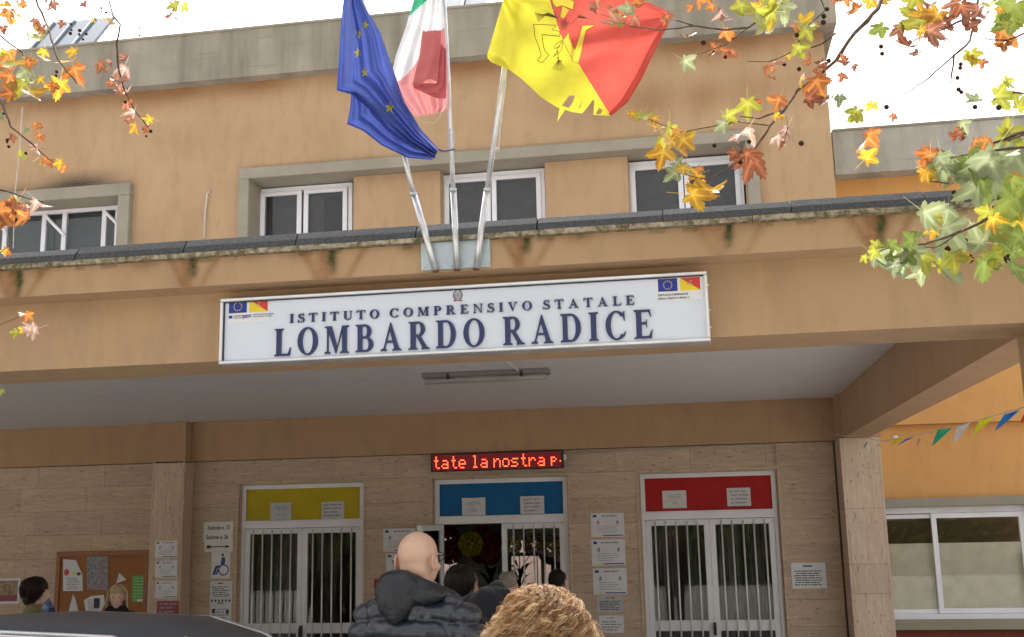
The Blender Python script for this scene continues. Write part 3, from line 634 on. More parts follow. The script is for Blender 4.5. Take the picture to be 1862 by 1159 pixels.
pm = pole([(831, 490, -7.61), (828, 420, -7.63), (824, 345, -7.65), (815, 140, -7.70), (802, -90, -7.76)], (.0155, .011), 'middle upright flagpole beside the green white and red flag')
pole([(866, 489, -7.61), (875, 420, -7.63), (886, 345, -7.65), (918, 118, -7.70), (940, -60, -7.75)], (.0155, .0125), 'right flagpole under the yellow and red flag')
def rope(name, pts, Y, r, lab):
    P = [at(x, y, Y) for x, y in pts]; Q = []
    for a, b_ in zip(P[:-1], P[1:]):
        n_ = max(2, int((b_-a).length/.006))
        for k in range(n_): Q.append(a.lerp(b_, k/n_)+Vector((random.uniform(-1, 1), 0, 0))*.0012)
    return tag(MB().tube(Q, r, 5).build(name, M['rope'], None, True), lab, 'rope')
rope('halyard_rope', [(922, 122), (917, 170), (911, 215), (909, 240), (907, 270), (905, 276), (899, 274), (893, 273)], -7.725, .0032, 'white halyard tied along the right flagpole')
rope('halyard_rope', [(819, 236), (825, 238), (826, 262), (823, 272)], -7.70, .0028, 'short white rope knotted on the middle flagpole')
MBk = MB().ball(at(905, 271, -7.73), .010, 8, 6).ball(at(911, 219, -7.725), .007, 8, 6); tag(MBk.build('rope_knot', M['rope'], None, True), 'white rope knots against the right flagpole', 'knot')

def inpoly(x, y, P):
    r = False; j = len(P)-1
    for i in range(len(P)):
        if (P[i][1] > y) != (P[j][1] > y) and x < (P[j][0]-P[i][0])*(y-P[i][1])/(P[j][1]-P[i][1])+P[i][0]: r = not r
        j = i
    return r
def interp(C, t):
    L = [0]
    for a, b_ in zip(C[:-1], C[1:]): L.append(L[-1]+math.hypot(b_[0]-a[0], b_[1]-a[1]))
    t *= L[-1]
    for i in range(len(C)-1):
        if t <= L[i+1] or i == len(C)-2:
            k = (t-L[i])/max(1e-9, L[i+1]-L[i]); return (C[i][0]+(C[i+1][0]-C[i][0])*k, C[i][1]+(C[i+1][1]-C[i][1])*k)
def patch(name, Lc, Rc, g_, parent, mats, pick, nu=70, nv=90, holes=[], warp=None):
    "cloth patch between a left and a right outline (photo pixels), depth from g_(x, y): real folds"
    V = []; UV = []
    for j in range(nv+1):
        a, b_ = interp(Lc, j/nv), interp(Rc, j/nv)
        for i in range(nu+1):
            u = i/nu; x, y = a[0]+(b_[0]-a[0])*u, a[1]+(b_[1]-a[1])*u; y += warp(u, j/nv) if warp else 0; V.append(at(x, y, g_(x, y, u, j/nv))); UV.append((x, y))
    F = []; mi = []
    for j in range(nv):
        for i in range(nu):
            q = (j*nu+j+i, j*nu+j+i+1, (j+1)*(nu+1)+i+1, (j+1)*(nu+1)+i)
            cx_ = sum(UV[k][0] for k in q)/4; cy_ = sum(UV[k][1] for k in q)/4
            if any(inpoly(cx_, cy_, h) for h in holes): continue
            F.append(q); mi.append(pick(cx_, cy_))
    me = bpy.data.meshes.new(name); me.from_pydata(V, [], F)
    for m_ in mats: me.materials.append(m_)
    me.polygons.foreach_set('material_index', mi); me.polygons.foreach_set('use_smooth', [True]*len(F))
    return link(name, me, parent)
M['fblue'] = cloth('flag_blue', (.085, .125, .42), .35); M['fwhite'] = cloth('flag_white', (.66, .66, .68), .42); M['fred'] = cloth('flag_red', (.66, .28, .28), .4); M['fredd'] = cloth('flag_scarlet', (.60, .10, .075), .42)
M['fgreen'] = cloth('flag_green', (.05, .36, .2), .45); M['fyel'] = cloth('flag_yellow', (.60, .54, .05), .4); M['fstar'] = cloth('star_cloth', (.95, .82, .10), .5); M['fleg'] = cloth('leg_print', (.68, .50, .06), .4); M['fline'] = plain('print_outline', (.09, .07, .03), .8)
# EU flag
EUF = empty('blue_star_flag', at(725, 270, -7.7), 'limp blue flag with a ring of yellow stars hanging from the left pole', 'flag')
def ge(x, y, u, v):
    w1 = u*(1+.25*math.sin(v*2.3)); return -7.82+.045*math.sin(w1*9.5+v*2.2)*(1-.35*v)+.016*math.sin(w1*21+1.5-v*4.5)*(.4+v)+.05*abs(u-.5)+.018*math.sin(v*7+u*4)+.006*math.sin(u*44+v*9)
def pe(x, y): return 0
EL = [(632, -60), (622, 20), (612, 165), (640, 172), (690, 215), (745, 262), (790, 289)]; ER = [(640, -60), (657, 0), (692, 60), (735, 185), (765, 235), (797, 271)]
patch('cloth', EL, ER, ge, EUF, [M['fblue']], pe, 90, 110)
def ge2(x, y, u, v): return -7.76+.02*math.sin(u*18)+.01*math.sin(v*9)
patch('rear_fold', [(640, 160), (636, 200), (631, 226), (660, 238), (693, 264), (740, 287), (786, 291)], [(660, 160), (690, 175), (700, 200), (715, 225), (740, 245), (765, 260), (797, 271)], ge2, EUF, [M['fblue']], pe, 50, 50)
MB().tube([at(790, 270, -7.80), at(805, 275, -7.75), at(827, 272, -7.70)], .004, 6).build('corner_tie', M['fblue'], EUF)
def find_uv(x, y, Lc, Rc):
    best = None
    for j in range(61):
        a, b_ = interp(Lc, j/60), interp(Rc, j/60)
        for i in range(41):
            u = i/40; d = (a[0]+(b_[0]-a[0])*u-x)**2+(a[1]+(b_[1]-a[1])*u-y)**2
            if best is None or d < best[0]: best = (d, u, j/60)
    return best[1:]
for (sx, sy, sr, sa) in ((664, 46, 9, 80), (652, 62, 10, 60), (651, 97, 10, 95), (663, 132, 10, 100), (709, 196, 11.5, 85)):
    V = []
    for k in range(10):
        a = rad(sa+36*k); rr = sr if k % 2 == 0 else sr*.42; x, y = sx+rr*math.cos(a)*.85, sy-rr*math.sin(a)
        u, v = find_uv(x, y, EL, ER); V.append(at(x, y, ge(x, y, u, v)-.004))
    u, v = find_uv(sx, sy, EL, ER); V.append(at(sx, sy, ge(sx, sy, u, v)-.0055))
    MB().add(V, [(k, (k+1) % 10, 10) for k in range(10)]).build('star', M['fstar'], EUF)
# Italian flag
IT = empty('green_white_red_flag', at(812, 200, -7.72), 'green white and red flag hanging bunched on the middle pole', 'flag')
def gi(x, y, u, v): return -7.80+.035*math.sin(u*7+v*2)*v+.015*math.sin(u*21+v*5)+.03*(1-u)
def pi_(x, y):
    if y < 18-(x-757)*.9: return 0
    if x > 768 and y > 56: return 2
    return 2 if y > 100+((x-768)**2)*.0+ (768-x)*1.05+ 8*math.sin((768-x)*.06) - 2 else 1
patch('cloth', [(760, -60), (752, 0), (738, 50), (720, 100), (706, 160), (712, 166), (757, 213)], [(806, -60), (806, 0), (809, 60), (811, 120), (813, 160), (812, 195), (806, 203)], gi, IT, [M['fgreen'], M['fwhite'], M['fred']], pi_, 60, 90)
M['fred3'] = cloth('flag_red_fold_shade', (.58, .20, .205), .4)  # same red cloth mixed darker, painting the shade of the fold
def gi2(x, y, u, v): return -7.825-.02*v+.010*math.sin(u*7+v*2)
M['fred2'] = cloth('flag_red_double_shade', (.52, .13, .14), .3)  # darkest copy of the red: shade of the doubled cloth put into colour
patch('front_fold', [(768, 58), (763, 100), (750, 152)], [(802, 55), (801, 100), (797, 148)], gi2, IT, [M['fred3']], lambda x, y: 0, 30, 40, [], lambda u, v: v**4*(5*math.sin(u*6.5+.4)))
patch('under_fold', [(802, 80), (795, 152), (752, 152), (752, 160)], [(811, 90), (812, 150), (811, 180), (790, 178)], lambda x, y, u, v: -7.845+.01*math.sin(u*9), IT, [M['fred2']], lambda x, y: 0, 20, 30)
tag(MB().tube([at(757, 213, -7.79), at(770, 222, -7.79), at(788, 224, -7.79), at(799, 215, -7.79), at(803, 202, -7.79)], .0012, 4).build('loose_thread', M['rope']), 'loose thread loop below the red end of the middle flag', 'thread')
# Sicilian flag
SI = empty('yellow_red_flag', at(918, 120, -7.72), 'torn yellow and red flag with legs and wheat emblem spread from the right pole', 'flag')
def gs(x, y, u=0, v=0):
    e_ = (x-900)/320
    return -7.80-.10*e_+.055*math.sin((x*.95-y*.35)*.026+.4)*min(1, .4+e_)+.016*math.sin((x*.6+y*1.1)*.043+1)+.018*math.sin(math.atan2(y-30, 1225-x)*8+.5)*min(1, max(0, (x-980)/120))+.020*math.sin(math.atan2(y+20, x-905)*9)*min(1, max(0, (1080-x)/150))-(.05*math.exp(-((y-(-.25*(x-1100)+75))/16)**2) if x > 1040 else 0)
diag = lambda y: 1000+max(0, y)*.30+max(0, y-60)*.10 if y < 60 else 1014+(y-55)*.62
LEGS = []
def ps_(x, y):
    if any(inpoly(x, y, L) for L in LEGS): return 2
    return 0 if x < diag(y) else 1
def z6(pts): return [(880+x*.1933, y*.1933) for x, y in pts]
Lc_ = [(925, -60), (915, 0), (887, 97), (889, 106), (922, 124), (950, 145), (985, 178), (1012, 195), (1040, 204), (1075, 209), (1108, 211)]
Rc_ = [(1100, -60), (1150, -8), (1215, 20), (1220, 35), (1205, 52), (1185, 95), (1162, 145), (1140, 182), (1122, 200), (1112, 209), (1110, 211)]
tears = [[(1035, 174), (1046, 174), (1040, 190), (1034, 197), (1022, 192)], [(1058, 186), (1060, 182), (1056, 195), (1051, 199)], [(1078, 182), (1081, 181), (1079, 209), (1058, 207), (1066, 198)], [(1089, 197), (1096, 200), (1092, 208), (1083, 208)]]
leg1 = [(740, 380), (770, 440), (800, 500), (850, 590), (890, 595), (915, 500), (940, 380), (960, 290), (1040, 245), (1040, 236), (925, 240), (900, 330), (855, 470), (805, 370), (800, 300)]
leg2 = [(640, -10), (650, 40), (680, 75), (735, 55), (840, 95), (850, 15), (800, -10)]
leg2b = [(735, 55), (715, 160), (750, 175), (800, 95)]
leg3 = [(465, 230), (600, 235), (680, 240), (640, 280), (715, 300), (715, 345), (545, 325), (560, 440), (580, 490), (615, 515), (550, 590), (505, 575), (505, 560), (540, 530), (520, 450), (480, 350)]
LEGS = [z6(L) for L in (leg1, leg2, leg2b)]
patch('cloth', Lc_, Rc_, gs, SI, [M['fyel'], M['fredd'], M['fleg']], ps_, 210, 180, tears)
patch('hem_lip', [(887, 97), (885, 104), (892, 113), (922, 126)], [(889, 99), (905, 103), (918, 112), (926, 124)], lambda x, y, u, v: -7.85, SI, [M['fyel']], lambda x, y: 0, 10, 10)
patch('torn_strip', [(1018, 196), (1013, 222)], [(1029, 198), (1018, 214)], lambda x, y, u, v: -7.84+.01*v, SI, [M['fyel']], lambda x, y: 0, 6, 12)
M['fscarlet'] = M['fredd']  # second key for the same scarlet cloth
patch('folded_edge', [(1106, 208), (1130, 182), (1155, 140), (1185, 80), (1205, 45)], [(1112, 211), (1142, 186), (1168, 142), (1195, 84), (1218, 40)], lambda x, y, u, v: gs(x, y)-.018-.02*math.sin(u*3.1), SI, [M['fredd']], lambda x, y: 0, 8, 40)
def z6(pts): return [(880+x*.1933, y*.1933) for x, y in pts]
def fpoly(name, pts, mat, off=-.004):
    P = z6(pts); cx_ = sum(p[0] for p in P)/len(P); cy_ = sum(p[1] for p in P)/len(P)
    bm = bmesh.new(); vs_ = [bm.verts.new((p[0], p[1], 0)) for p in P]; f = bm.faces.new(vs_)
    bmesh.ops.triangulate(bm, faces=[f]); bmesh.ops.subdivide_edges(bm, edges=bm.edges, cuts=3, use_grid_fill=True); bmesh.ops.triangulate(bm, faces=bm.faces)
    for v in bm.verts: x, y = v.co.x, v.co.y; v.co = at(x, y, gs(x, y)+off)
    me = bpy.data.meshes.new(name); bm.to_mesh(me); bm.free(); me.materials.append(mat); return link(name, me, SI)
def fline(mb, pts, r=.0014):
    P = z6(pts); Q = []
    for a, b_ in zip(P[:-1], P[1:]):
        n_ = max(1, int(math.hypot(b_[0]-a[0], b_[1]-a[1])/4))
        for k in range(n_): x = a[0]+(b_[0]-a[0])*k/n_; y = a[1]+(b_[1]-a[1])*k/n_; Q.append(at(x, y, gs(x, y)-.006))
    x, y = P[-1]; Q.append(at(x, y, gs(x, y)-.006)); mb.tube(Q, r, 4)
ol = MB()
for L in (leg1, leg2, leg3): fline(ol, L+[L[0]])
fline(ol, [(735, 55), (715, 160)]); fline(ol, [(630, 0), (640, 60), (700, 200)])
for k in range(15):
    a = k*2.4; r_ = 8+k*2.6; cx_, cy_ = 755+r_*math.cos(a)*.9, 225+r_*math.sin(a)*1.3
    fline(ol, [(cx_+12*math.cos(t), cy_+12*math.sin(t)) for t in np.linspace(0, 6.28, 7)], .0011)
for k in range(9): fline(ol, [(690+(k-4)*2, 170), (560+k*6, 130-(k-4)*3), (475+k*4, 120+k*11)], .0010)
for k in range(8): fline(ol, [(810, 235), (880, 165), (900+k*12, 130+k*7)], .001)
fline(ol, [(745, 385), (690, 450), (700, 550)]); fline(ol, [(735, 380), (670, 420), (660, 460), (720, 440)]); fline(ol, [(745, 400), (725, 480), (650, 540), (690, 480)])
for k in range(9): a = rad(50+k*10); fline(ol, [(705, 560), (705-95*math.cos(a), 560+110*math.sin(a))], .0010)
for k in range(10): a = k*2.1; fline(ol, [(705+18*math.cos(a)+8*math.cos(t), 575+30*math.sin(a)+10*math.sin(t)) for t in np.linspace(0, 6.28, 6)], .001)
for k in range(12): fline(ol, [(540+k*15, 320+k*.5), (552+k*14, 342)], .0008)
ol.build('emblem_outline', M['fline'], SI)

# ================================================================== NOTICES
def lines(mb, x0, x1, z0, z1, y, n_, hf=.42, jag=.25, m_=.07):
    h = (z1-z0)/n_
    for k in range(n_):
        zc = z1-h*(k+.5); a = x0+(x1-x0)*(m_+random.random()*jag*.3); b_ = x1-(x1-x0)*(m_+random.random()*jag)
        x = a
        while x < b_-h*.3:
            w_ = random.uniform(.6, 3.2)*h; xe = min(b_, x+w_); mb.flat([(x, zc-h*hf/2), (xe, zc-h*hf/2), (xe, zc+h*hf/2), (x, zc+h*hf/2)], y); x = xe+h*.35
def notice(px, Y, label, kind='plain', name='notice', cat='notice', mat='paper', n_=6, ink='ink', group=None):
    p, q = at(px[0], px[1], Y), at(px[2], px[3], Y); x0, x1, z0, z1 = p.x, q.x, q.z, p.z; y = Y-.004; h = z1-z0; w_ = x1-x0
    o = empty(name, ((x0+x1)/2, Y, z0), label, cat, group)
    MB().box(x0, x1, y, Y-.0008, z0, z1).build('sheet', M[mat], o)
    t = MB()
    if kind == 'plain': lines(t.m(M[ink]), x0, x1, z0+h*.08, z1-h*.08, y-.0006, n_)
    if kind == 'head':
        t.m(M[ink]); lines(t, x0+w_*.3, x1-w_*.3, z1-h*.2, z1-h*.06, y-.0006, 1); lines(t, x0, x1, z0+h*.1, z1-h*.28, y-.0006, n_)
    if kind == 'eu':
        t.m(M['eu']); t.flat([(x0+w_*.06, z1-h*.17), (x0+w_*.17, z1-h*.17), (x0+w_*.17, z1-h*.07), (x0+w_*.06, z1-h*.07)], y-.0006)
        t.m(M['inkgrey']); lines(t, x0+w_*.22, x1-w_*.05, z1-h*.16, z1-h*.08, y-.0006, 1, .7)
        for cx_ in (.2, .78): t.flat([(x0+w_*(cx_-.03), z1-h*.45), (x0+w_*(cx_+.04), z1-h*.48), (x0+w_*(cx_+.06), z1-h*.33), (x0+w_*cx_, z1-h*.3)], y-.0006)
        lines(t, x0+w_*.1, x1-w_*.1, z0+h*.16, z1-h*.5, y-.0006, 4, .25)
        t.m(M['inkblue']); t.flat([(x0+w_*.35, z0+h*.04), (x1-w_*.04, z0+h*.04), (x1-w_*.04, z0+h*.085), (x0+w_*.35, z0+h*.085)], y-.0006)
        t.m(M['pyel']); t.flat([(x0+w_*.05, z0+h*.04), (x0+w_*.34, z0+h*.04), (x0+w_*.34, z0+h*.065), (x0+w_*.05, z0+h*.065)], y-.0006)
    if t.v: tag(t.build('print', None, o), kind='stuff')
    return o, (x0, x1, z0, z1, y)
G1 = 'small printed notices on the left pilaster'; G2 = 'funding plaques between the blue and red doors'; G3 = 'paper sheets taped on the door transoms'
notice((283, 984, 322, 1014), -.252, 'white plaque on the left pilaster, topmost of the column', 'eu', group=G1)
notice((283, 1020, 322, 1050), -.252, 'white plaque on the left pilaster, second from the top', 'eu', group=G1)
notice((283, 1057, 322, 1087), -.252, 'white plaque on the left pilaster just above the red card', 'eu', group=G1)
notice((286, 1093, 325, 1118), -.252, 'dark red card lowest on the left pilaster', 'plain', mat='maroon', n_=3, ink='inkgrey')
o, (x0, x1, z0, z1, y) = notice((371, 950, 423, 985), 0, 'white sign reading Sezione n. 35 and Sezione n. 36', 'none', name='polling_sign', cat='sign', mat='white')
text_obj('Sezione n. 35', .068, (x0+x1)/2+.01, y-.001, z0+(z1-z0)*.62, M['black'], o, 'lettering', 'CENTER', .0006, .78); text_obj('Sezione n. 36', .070, (x0+x1)/2-.01, y-.001, z0+(z1-z0)*.14, M['black'], o, 'lettering', 'CENTER', .0006, .74)
o, (x0, x1, z0, z1, y) = notice((372, 986, 423, 1003), 0, 'white sign with a black arrow pointing right', 'none', name='arrow_sign', cat='sign', mat='white')
zc = (z0+z1)/2; MB().prism([(x0+.03, zc-.018), (x0+.075, zc-.018), (x0+.085, zc-.006), (x1-.085, zc-.006), (x1-.09, zc-.02), (x1-.03, zc), (x1-.09, zc+.02), (x1-.085, zc+.006), (x0+.085, zc+.006), (x0+.075, zc+.018), (x0+.03, zc+.018)], y-.001, y-.0002).build('arrow_print', M['black'], o)
o, (x0, x1, z0, z1, y) = notice((385, 1004, 418, 1052), 0, 'white sign with a blue wheelchair user symbol', 'none', name='wheelchair_sign', cat='sign', mat='white')
w_ = x1-x0; h = z1-z0; WX = lambda u: x0+w_*u; WZ_ = lambda v: z0+h*v
wc = MB()
for p in arc(WX(.66), WZ_(.32), w_*.28, w_*.28, w_*.22, w_*.22, 0, 360, 24): wc.prism(p, y-.001, y-.0002)
wc.prism([(WX(.60)+.016*math.cos(k*math.pi/6), WZ_(.88)+.018*math.sin(k*math.pi/6)) for k in range(12)], y-.001, y-.0002)
wc.prism([(WX(.55), WZ_(.80)), (WX(.72), WZ_(.80)), (WX(.74), WZ_(.62)), (WX(.70), WZ_(.50)), (WX(.50), WZ_(.50)), (WX(.52), WZ_(.62))], y-.0012, y-.0002)
wc.prism([(WX(.24), WZ_(.48)), (WX(.50), WZ_(.49)), (WX(.50), WZ_(.40)), (WX(.34), WZ_(.40)), (WX(.20), WZ_(.14)), (WX(.08), WZ_(.14)), (WX(.10), WZ_(.20))], y-.0014, y-.0002)
wc.prism([(WX(.36), WZ_(.37)), (WX(.44), WZ_(.37)), (WX(.32), WZ_(.14)), (WX(.22), WZ_(.14))], y-.0016, y-.0002)
wc.build('wheelchair_print', M['inkblue'], o)
notice((383, 1057, 422, 1089), 0, 'white page of dense text under the wheelchair sign', 'head', n_=6)
o, (x0, x1, z0, z1, y) = notice((382, 1090, 420, 1147), 0, 'white page bordered by small dark figures, lowest on the wall by the yellow door', 'head', n_=7, ink='inkgrey')
t = MB()
for zz in (.95, .04):
    for k in range(6): cx_ = x0+(x1-x0)*(.1+.16*k); t.ball((cx_, y-.001, z0+(z1-z0)*zz), (.012, .0008, .016), 6, 4)
for cx_, cz_ in ((.18, .62), (.82, .60)): t.ball((x0+(x1-x0)*cx_, y-.001, z0+(z1-z0)*cz_), (.02, .0008, .03), 6, 4)
t.build('figure_print', M['ink'], o)
notice((697, 962, 755, 1003), 0, 'white certificate plaque left of the bald man\'s head', 'eu')
notice((702, 1007, 760, 1045), 0, 'grey certificate plaque partly hidden behind the bald man', 'eu')
notice((1074, 934, 1136, 976), 0, 'white plaque right of the blue door, topmost of three', 'eu', group=G2)
notice((1075, 982, 1138, 1028), 0, 'white plaque right of the blue door, middle of three', 'eu', group=G2)
notice((1078, 1034, 1141, 1081), 0, 'white plaque right of the blue door, above the plastic sleeve', 'eu', group=G2)
notice((1085, 1084, 1134, 1113), 0, 'shiny plastic sleeve with a text page below the three plaques', 'head', mat='plastic', n_=6)
notice((1089, 1120, 1135, 1151), 0, 'plain white text page lowest beside the curly hair', 'head', n_=4, ink='inkgrey')
notice((1438, 1024, 1504, 1070), 0, 'white typed notice alone between the red door and right pillar', 'head', n_=7)
for (px, lab, l1, l2) in (((492, 915, 530, 945), 'left paper reading USCITA on the yellow transom', 'USCITA', '1A - 2A'), ((840, 906, 883, 937), 'left paper reading USCITA on the blue transom', 'USCITA', 'IV B'), ((1204, 893, 1249, 924), 'left creased paper reading USCITA on the red transom', 'USCITA', 'V A')):
    o, (x0, x1, z0, z1, y) = notice(px, .082, lab, 'none', mat='plastic', group=G3)
    text_obj(l1, .052, (x0+x1)/2, y-.001, z0+(z1-z0)*.60, M['inkgrey'], o, 'lettering', 'CENTER', .0005, .85); text_obj(l2, .045, (x0+x1)/2, y-.001, z0+(z1-z0)*.22, M['inkgrey'], o, 'lettering', 'CENTER', .0005, .85)
for (px, lab) in (((585, 913, 626, 943), 'right text paper on the yellow transom'), ((946, 903, 990, 934), 'right text paper on the blue transom'), ((1321, 888, 1366, 920), 'right text paper on the red transom')):
    notice(px, .082, lab, 'plain', mat='plastic', n_=4, ink='inkgrey', group=G3)
tag(MB().box(*[v for v in (at(681, 1060, 0).x, at(694, 1060, 0).x)], -.03, -.002, at(681, 1070, 0).z, at(681, 1054, 0).z).build('fire_call_point', M['red'], None, bevel=.004), 'small red fire call point on the wall left of the blue door', 'call point')
# notice board
nb = empty('notice_board', (-7.1, 0, .9), 'orange wooden notice board with pinned papers on the left stone wall', 'notice board')
bx0, bx1, bz0, bz1 = -7.70, -6.50, .80, 1.825
MB().box(bx0+.05, bx1-.05, -.03, -.004, bz0+.05, bz1-.05).build('cork_panel', M['cork'], nb)
fb = MB(); miter_frame(fb, bx0, bx1, bz0, bz1, .055, -.05, -.003); fb.build('board_frame', M['wood'], nb, bevel=.003)
def sheet(px, label, mat, deco=None, poly=None, cat='paper', name='pinned_paper', Y=-.034):
    P = [at(x, y, Y) for x, y in (poly or [(px[0], px[1]), (px[2], px[1]), (px[2], px[3]), (px[0], px[3])])]
    o = empty(name, P[0], label, cat); MB().prism([(p.x, p.z) for p in P], Y-.003, Y).build('sheet', M[mat], o); return o, Y-.004
M['pdark'] = plain('dark_photo_print', (.10, .11, .16), .35, 0, (.30, .26, .24), 28); M['pbrown'] = plain('brown_photo_print', (.16, .06, .04), .5, 0, (.40, .30, .18), 24)
o, y = sheet(None, 'white torn paper with red fruit, left on the notice board', 'paper', poly=[(115, 1017), (138, 1019), (150, 1045), (151, 1075), (115, 1075)])
t = MB(); c = at(121, 1041, y); t.m(M['pred']).ball(c, (.035, .001, .04), 10, 6); c = at(133, 1043, y); t.m(M['pyel']).ball(c, (.02, .001, .02), 8, 5); c = at(143, 1044, y); t.m(M['bark']).ball(c, (.03, .001, .02), 8, 5)
a, b_ = at(119, 1050, y), at(149, 1072, y); lines(t.m(M['inkgrey']), a.x, b_.x, b_.z, a.z, y-.0006, 6); tag(t.build('print', None, o), kind='stuff')
sheet((158, 1012, 197, 1073), 'dark photo poster pinned on the notice board', 'pdark', cat='poster', name='pinned_poster')
sheet(None, 'folded white paper triangle above the smiling woman', 'paper', poly=[(217, 1042), (230, 1054), (211, 1062)])
o, y = sheet((240, 1047, 267, 1095), 'bright green sheet at the right of the notice board', 'green'); t = MB(); a, b_ = at(242, 1049, y), at(266, 1088, y); lines(t.m(M['paper']), a.x, b_.x, b_.z, a.z, y-.0006, 7, .12); a, b_ = at(249, 1090, y), at(266, 1094, y); t.flat([(a.x, b_.z), (b_.x, b_.z), (b_.x, a.z), (a.x, a.z)], y-.0006); tag(t.build('print', None, o), kind='stuff')
sheet(None, 'white paper wedge low on the notice board above the car', 'paper', poly=[(133, 1081), (137, 1088), (143, 1112), (125, 1112)])
o, y = sheet(None, 'crooked newspaper cutting pinned beside the smiling woman', 'paper', poly=[(153, 1092), (166, 1084), (189, 1082), (191, 1098), (184, 1112), (156, 1112)]); t = MB(); a, b_ = at(158, 1090, y), at(186, 1110, y); lines(t.m(M['inkgrey']), a.x, b_.x, b_.z, a.z, y-.0006, 9, .4); a, b_ = at(171, 1088, y), at(181, 1106, y); t.m(M['ink']).flat([(a.x, b_.z), (b_.x, b_.z), (b_.x, a.z), (a.x, a.z)], y-.001); tag(t.build('print', None, o), kind='stuff')
o, (x0, x1, z0, z1, y) = notice((-10, 1052, 35, 1098), 0, 'brown framed photo poster on the stone wall at the far left', 'none', name='wall_poster', cat='poster')
MB().box(x0, x1-.03, y-.0016, y-.0002, z0+.03, z1-.03).build('photo_print', M['pbrown'], o); MB().box(x0, x1-.03, y-.003, y-.0018, z0+.03, z0+.10).build('caption_band', M['maroon'], o)

# ================================================================== PEOPLE
def blob(name, parts, voxel, mat, parent, T, disp=None, smooth_it=3):
    bm = bmesh.new()
    def sph(c, r, q=None):
        mt = Matrix.Translation(c) @ (q.to_matrix().to_4x4() if q else Matrix()) @ Matrix.Diagonal((*r, 1))
        bmesh.ops.create_icosphere(bm, subdivisions=3, radius=1, matrix=mt)
    for p in parts:
        if p[0] == 'e': sph(Vector(p[1]), p[2], p[3] if len(p) > 3 else None)
        else:
            a, b_, ra, rb = Vector(p[1]), Vector(p[2]), p[3], p[4]
            d = b_-a; n_ = max(2, int(d.length/(min(ra, rb)*.45))+1)
            mt = Matrix.Translation((a+b_)/2) @ d.to_track_quat('Z', 'Y').to_matrix().to_4x4()
            bmesh.ops.create_cone(bm, cap_ends=True, segments=20, radius1=ra, radius2=rb, depth=d.length, matrix=mt)
            sph(a, (ra,)*3); sph(b_, (rb,)*3)
    me = bpy.data.meshes.new(name); bm.to_mesh(me); bm.free()
    o = bpy.data.objects.new('tmp', me); col.objects.link(o)
    md = o.modifiers.new('r', 'REMESH'); md.mode = 'VOXEL'; md.voxel_size = voxel; md.use_smooth_shade = True
    dg = bpy.context.evaluated_depsgraph_get(); me2 = bpy.data.meshes.new_from_object(o.evaluated_get(dg), depsgraph=dg)
    bpy.data.objects.remove(o); bpy.data.meshes.remove(me)
    bm = bmesh.new(); bm.from_mesh(me2)
    for _ in range(smooth_it): bmesh.ops.smooth_vert(bm, verts=bm.verts, factor=.5, use_axis_x=True, use_axis_y=True, use_axis_z=True)
    if disp:
        bm.normal_update()
        mv = [(v, v.co+v.normal*disp(v.co, v.normal)) for v in bm.verts]
        for v, c in mv: v.co = c
    bm.transform(T); bm.normal_update(); bm.to_mesh(me2); bm.free()
    me2.materials.clear(); me2.materials.append(mat); me2.polygons.foreach_set('use_smooth', [True]*len(me2.polygons)); me2.name = name
    return link(name, me2, parent)
def head_parts(hc, fem=False):
    x, y, z = hc; k = .94 if fem else 1
    E_ = lambda c, r: ('e', (x+c[0]*k, y+c[1]*k, z+c[2]*k), tuple(v*k for v in r))
    return [E_((0, -.014, .034), (.078, .099, .086)), E_((0, .03, -.03), (.062, .066, .082)), E_((0, .062, -.088), (.03, .03, .026)), E_((0, -.03, -.03), (.066, .07, .06)),
            E_((0, .098, -.006), (.010, .014, .022)), E_((0, .106, -.024), (.015, .014, .012)), E_((0, .082, .026), (.055, .016, .012)), E_((0, .088, -.058), (.024, .014, .011)),
            E_((.04, .07, -.025), (.022, .02, .02)), E_((-.04, .07, -.025), (.022, .02, .02)),
            E_((.084, -.014, -.010), (.013, .021, .034)), E_((-.084, -.014, -.010), (.013, .021, .034)), ('c', (x, y-.022, z-.07), (x, y-.03, z-.19), .056*k, .062*k)]
def person_T(loc, yaw, s=1): return Matrix.Translation(loc) @ Matrix.Rotation(yaw, 4, 'Z') @ Matrix.Scale(s, 4)
def head_M(yaw=0, off=(0, 0, 0)): return Matrix.Translation(Vector((0, -.02, 1.5))+Vector(off)) @ Matrix.Rotation(yaw, 4, 'Z') @ Matrix.Translation((0, .02, -1.5))
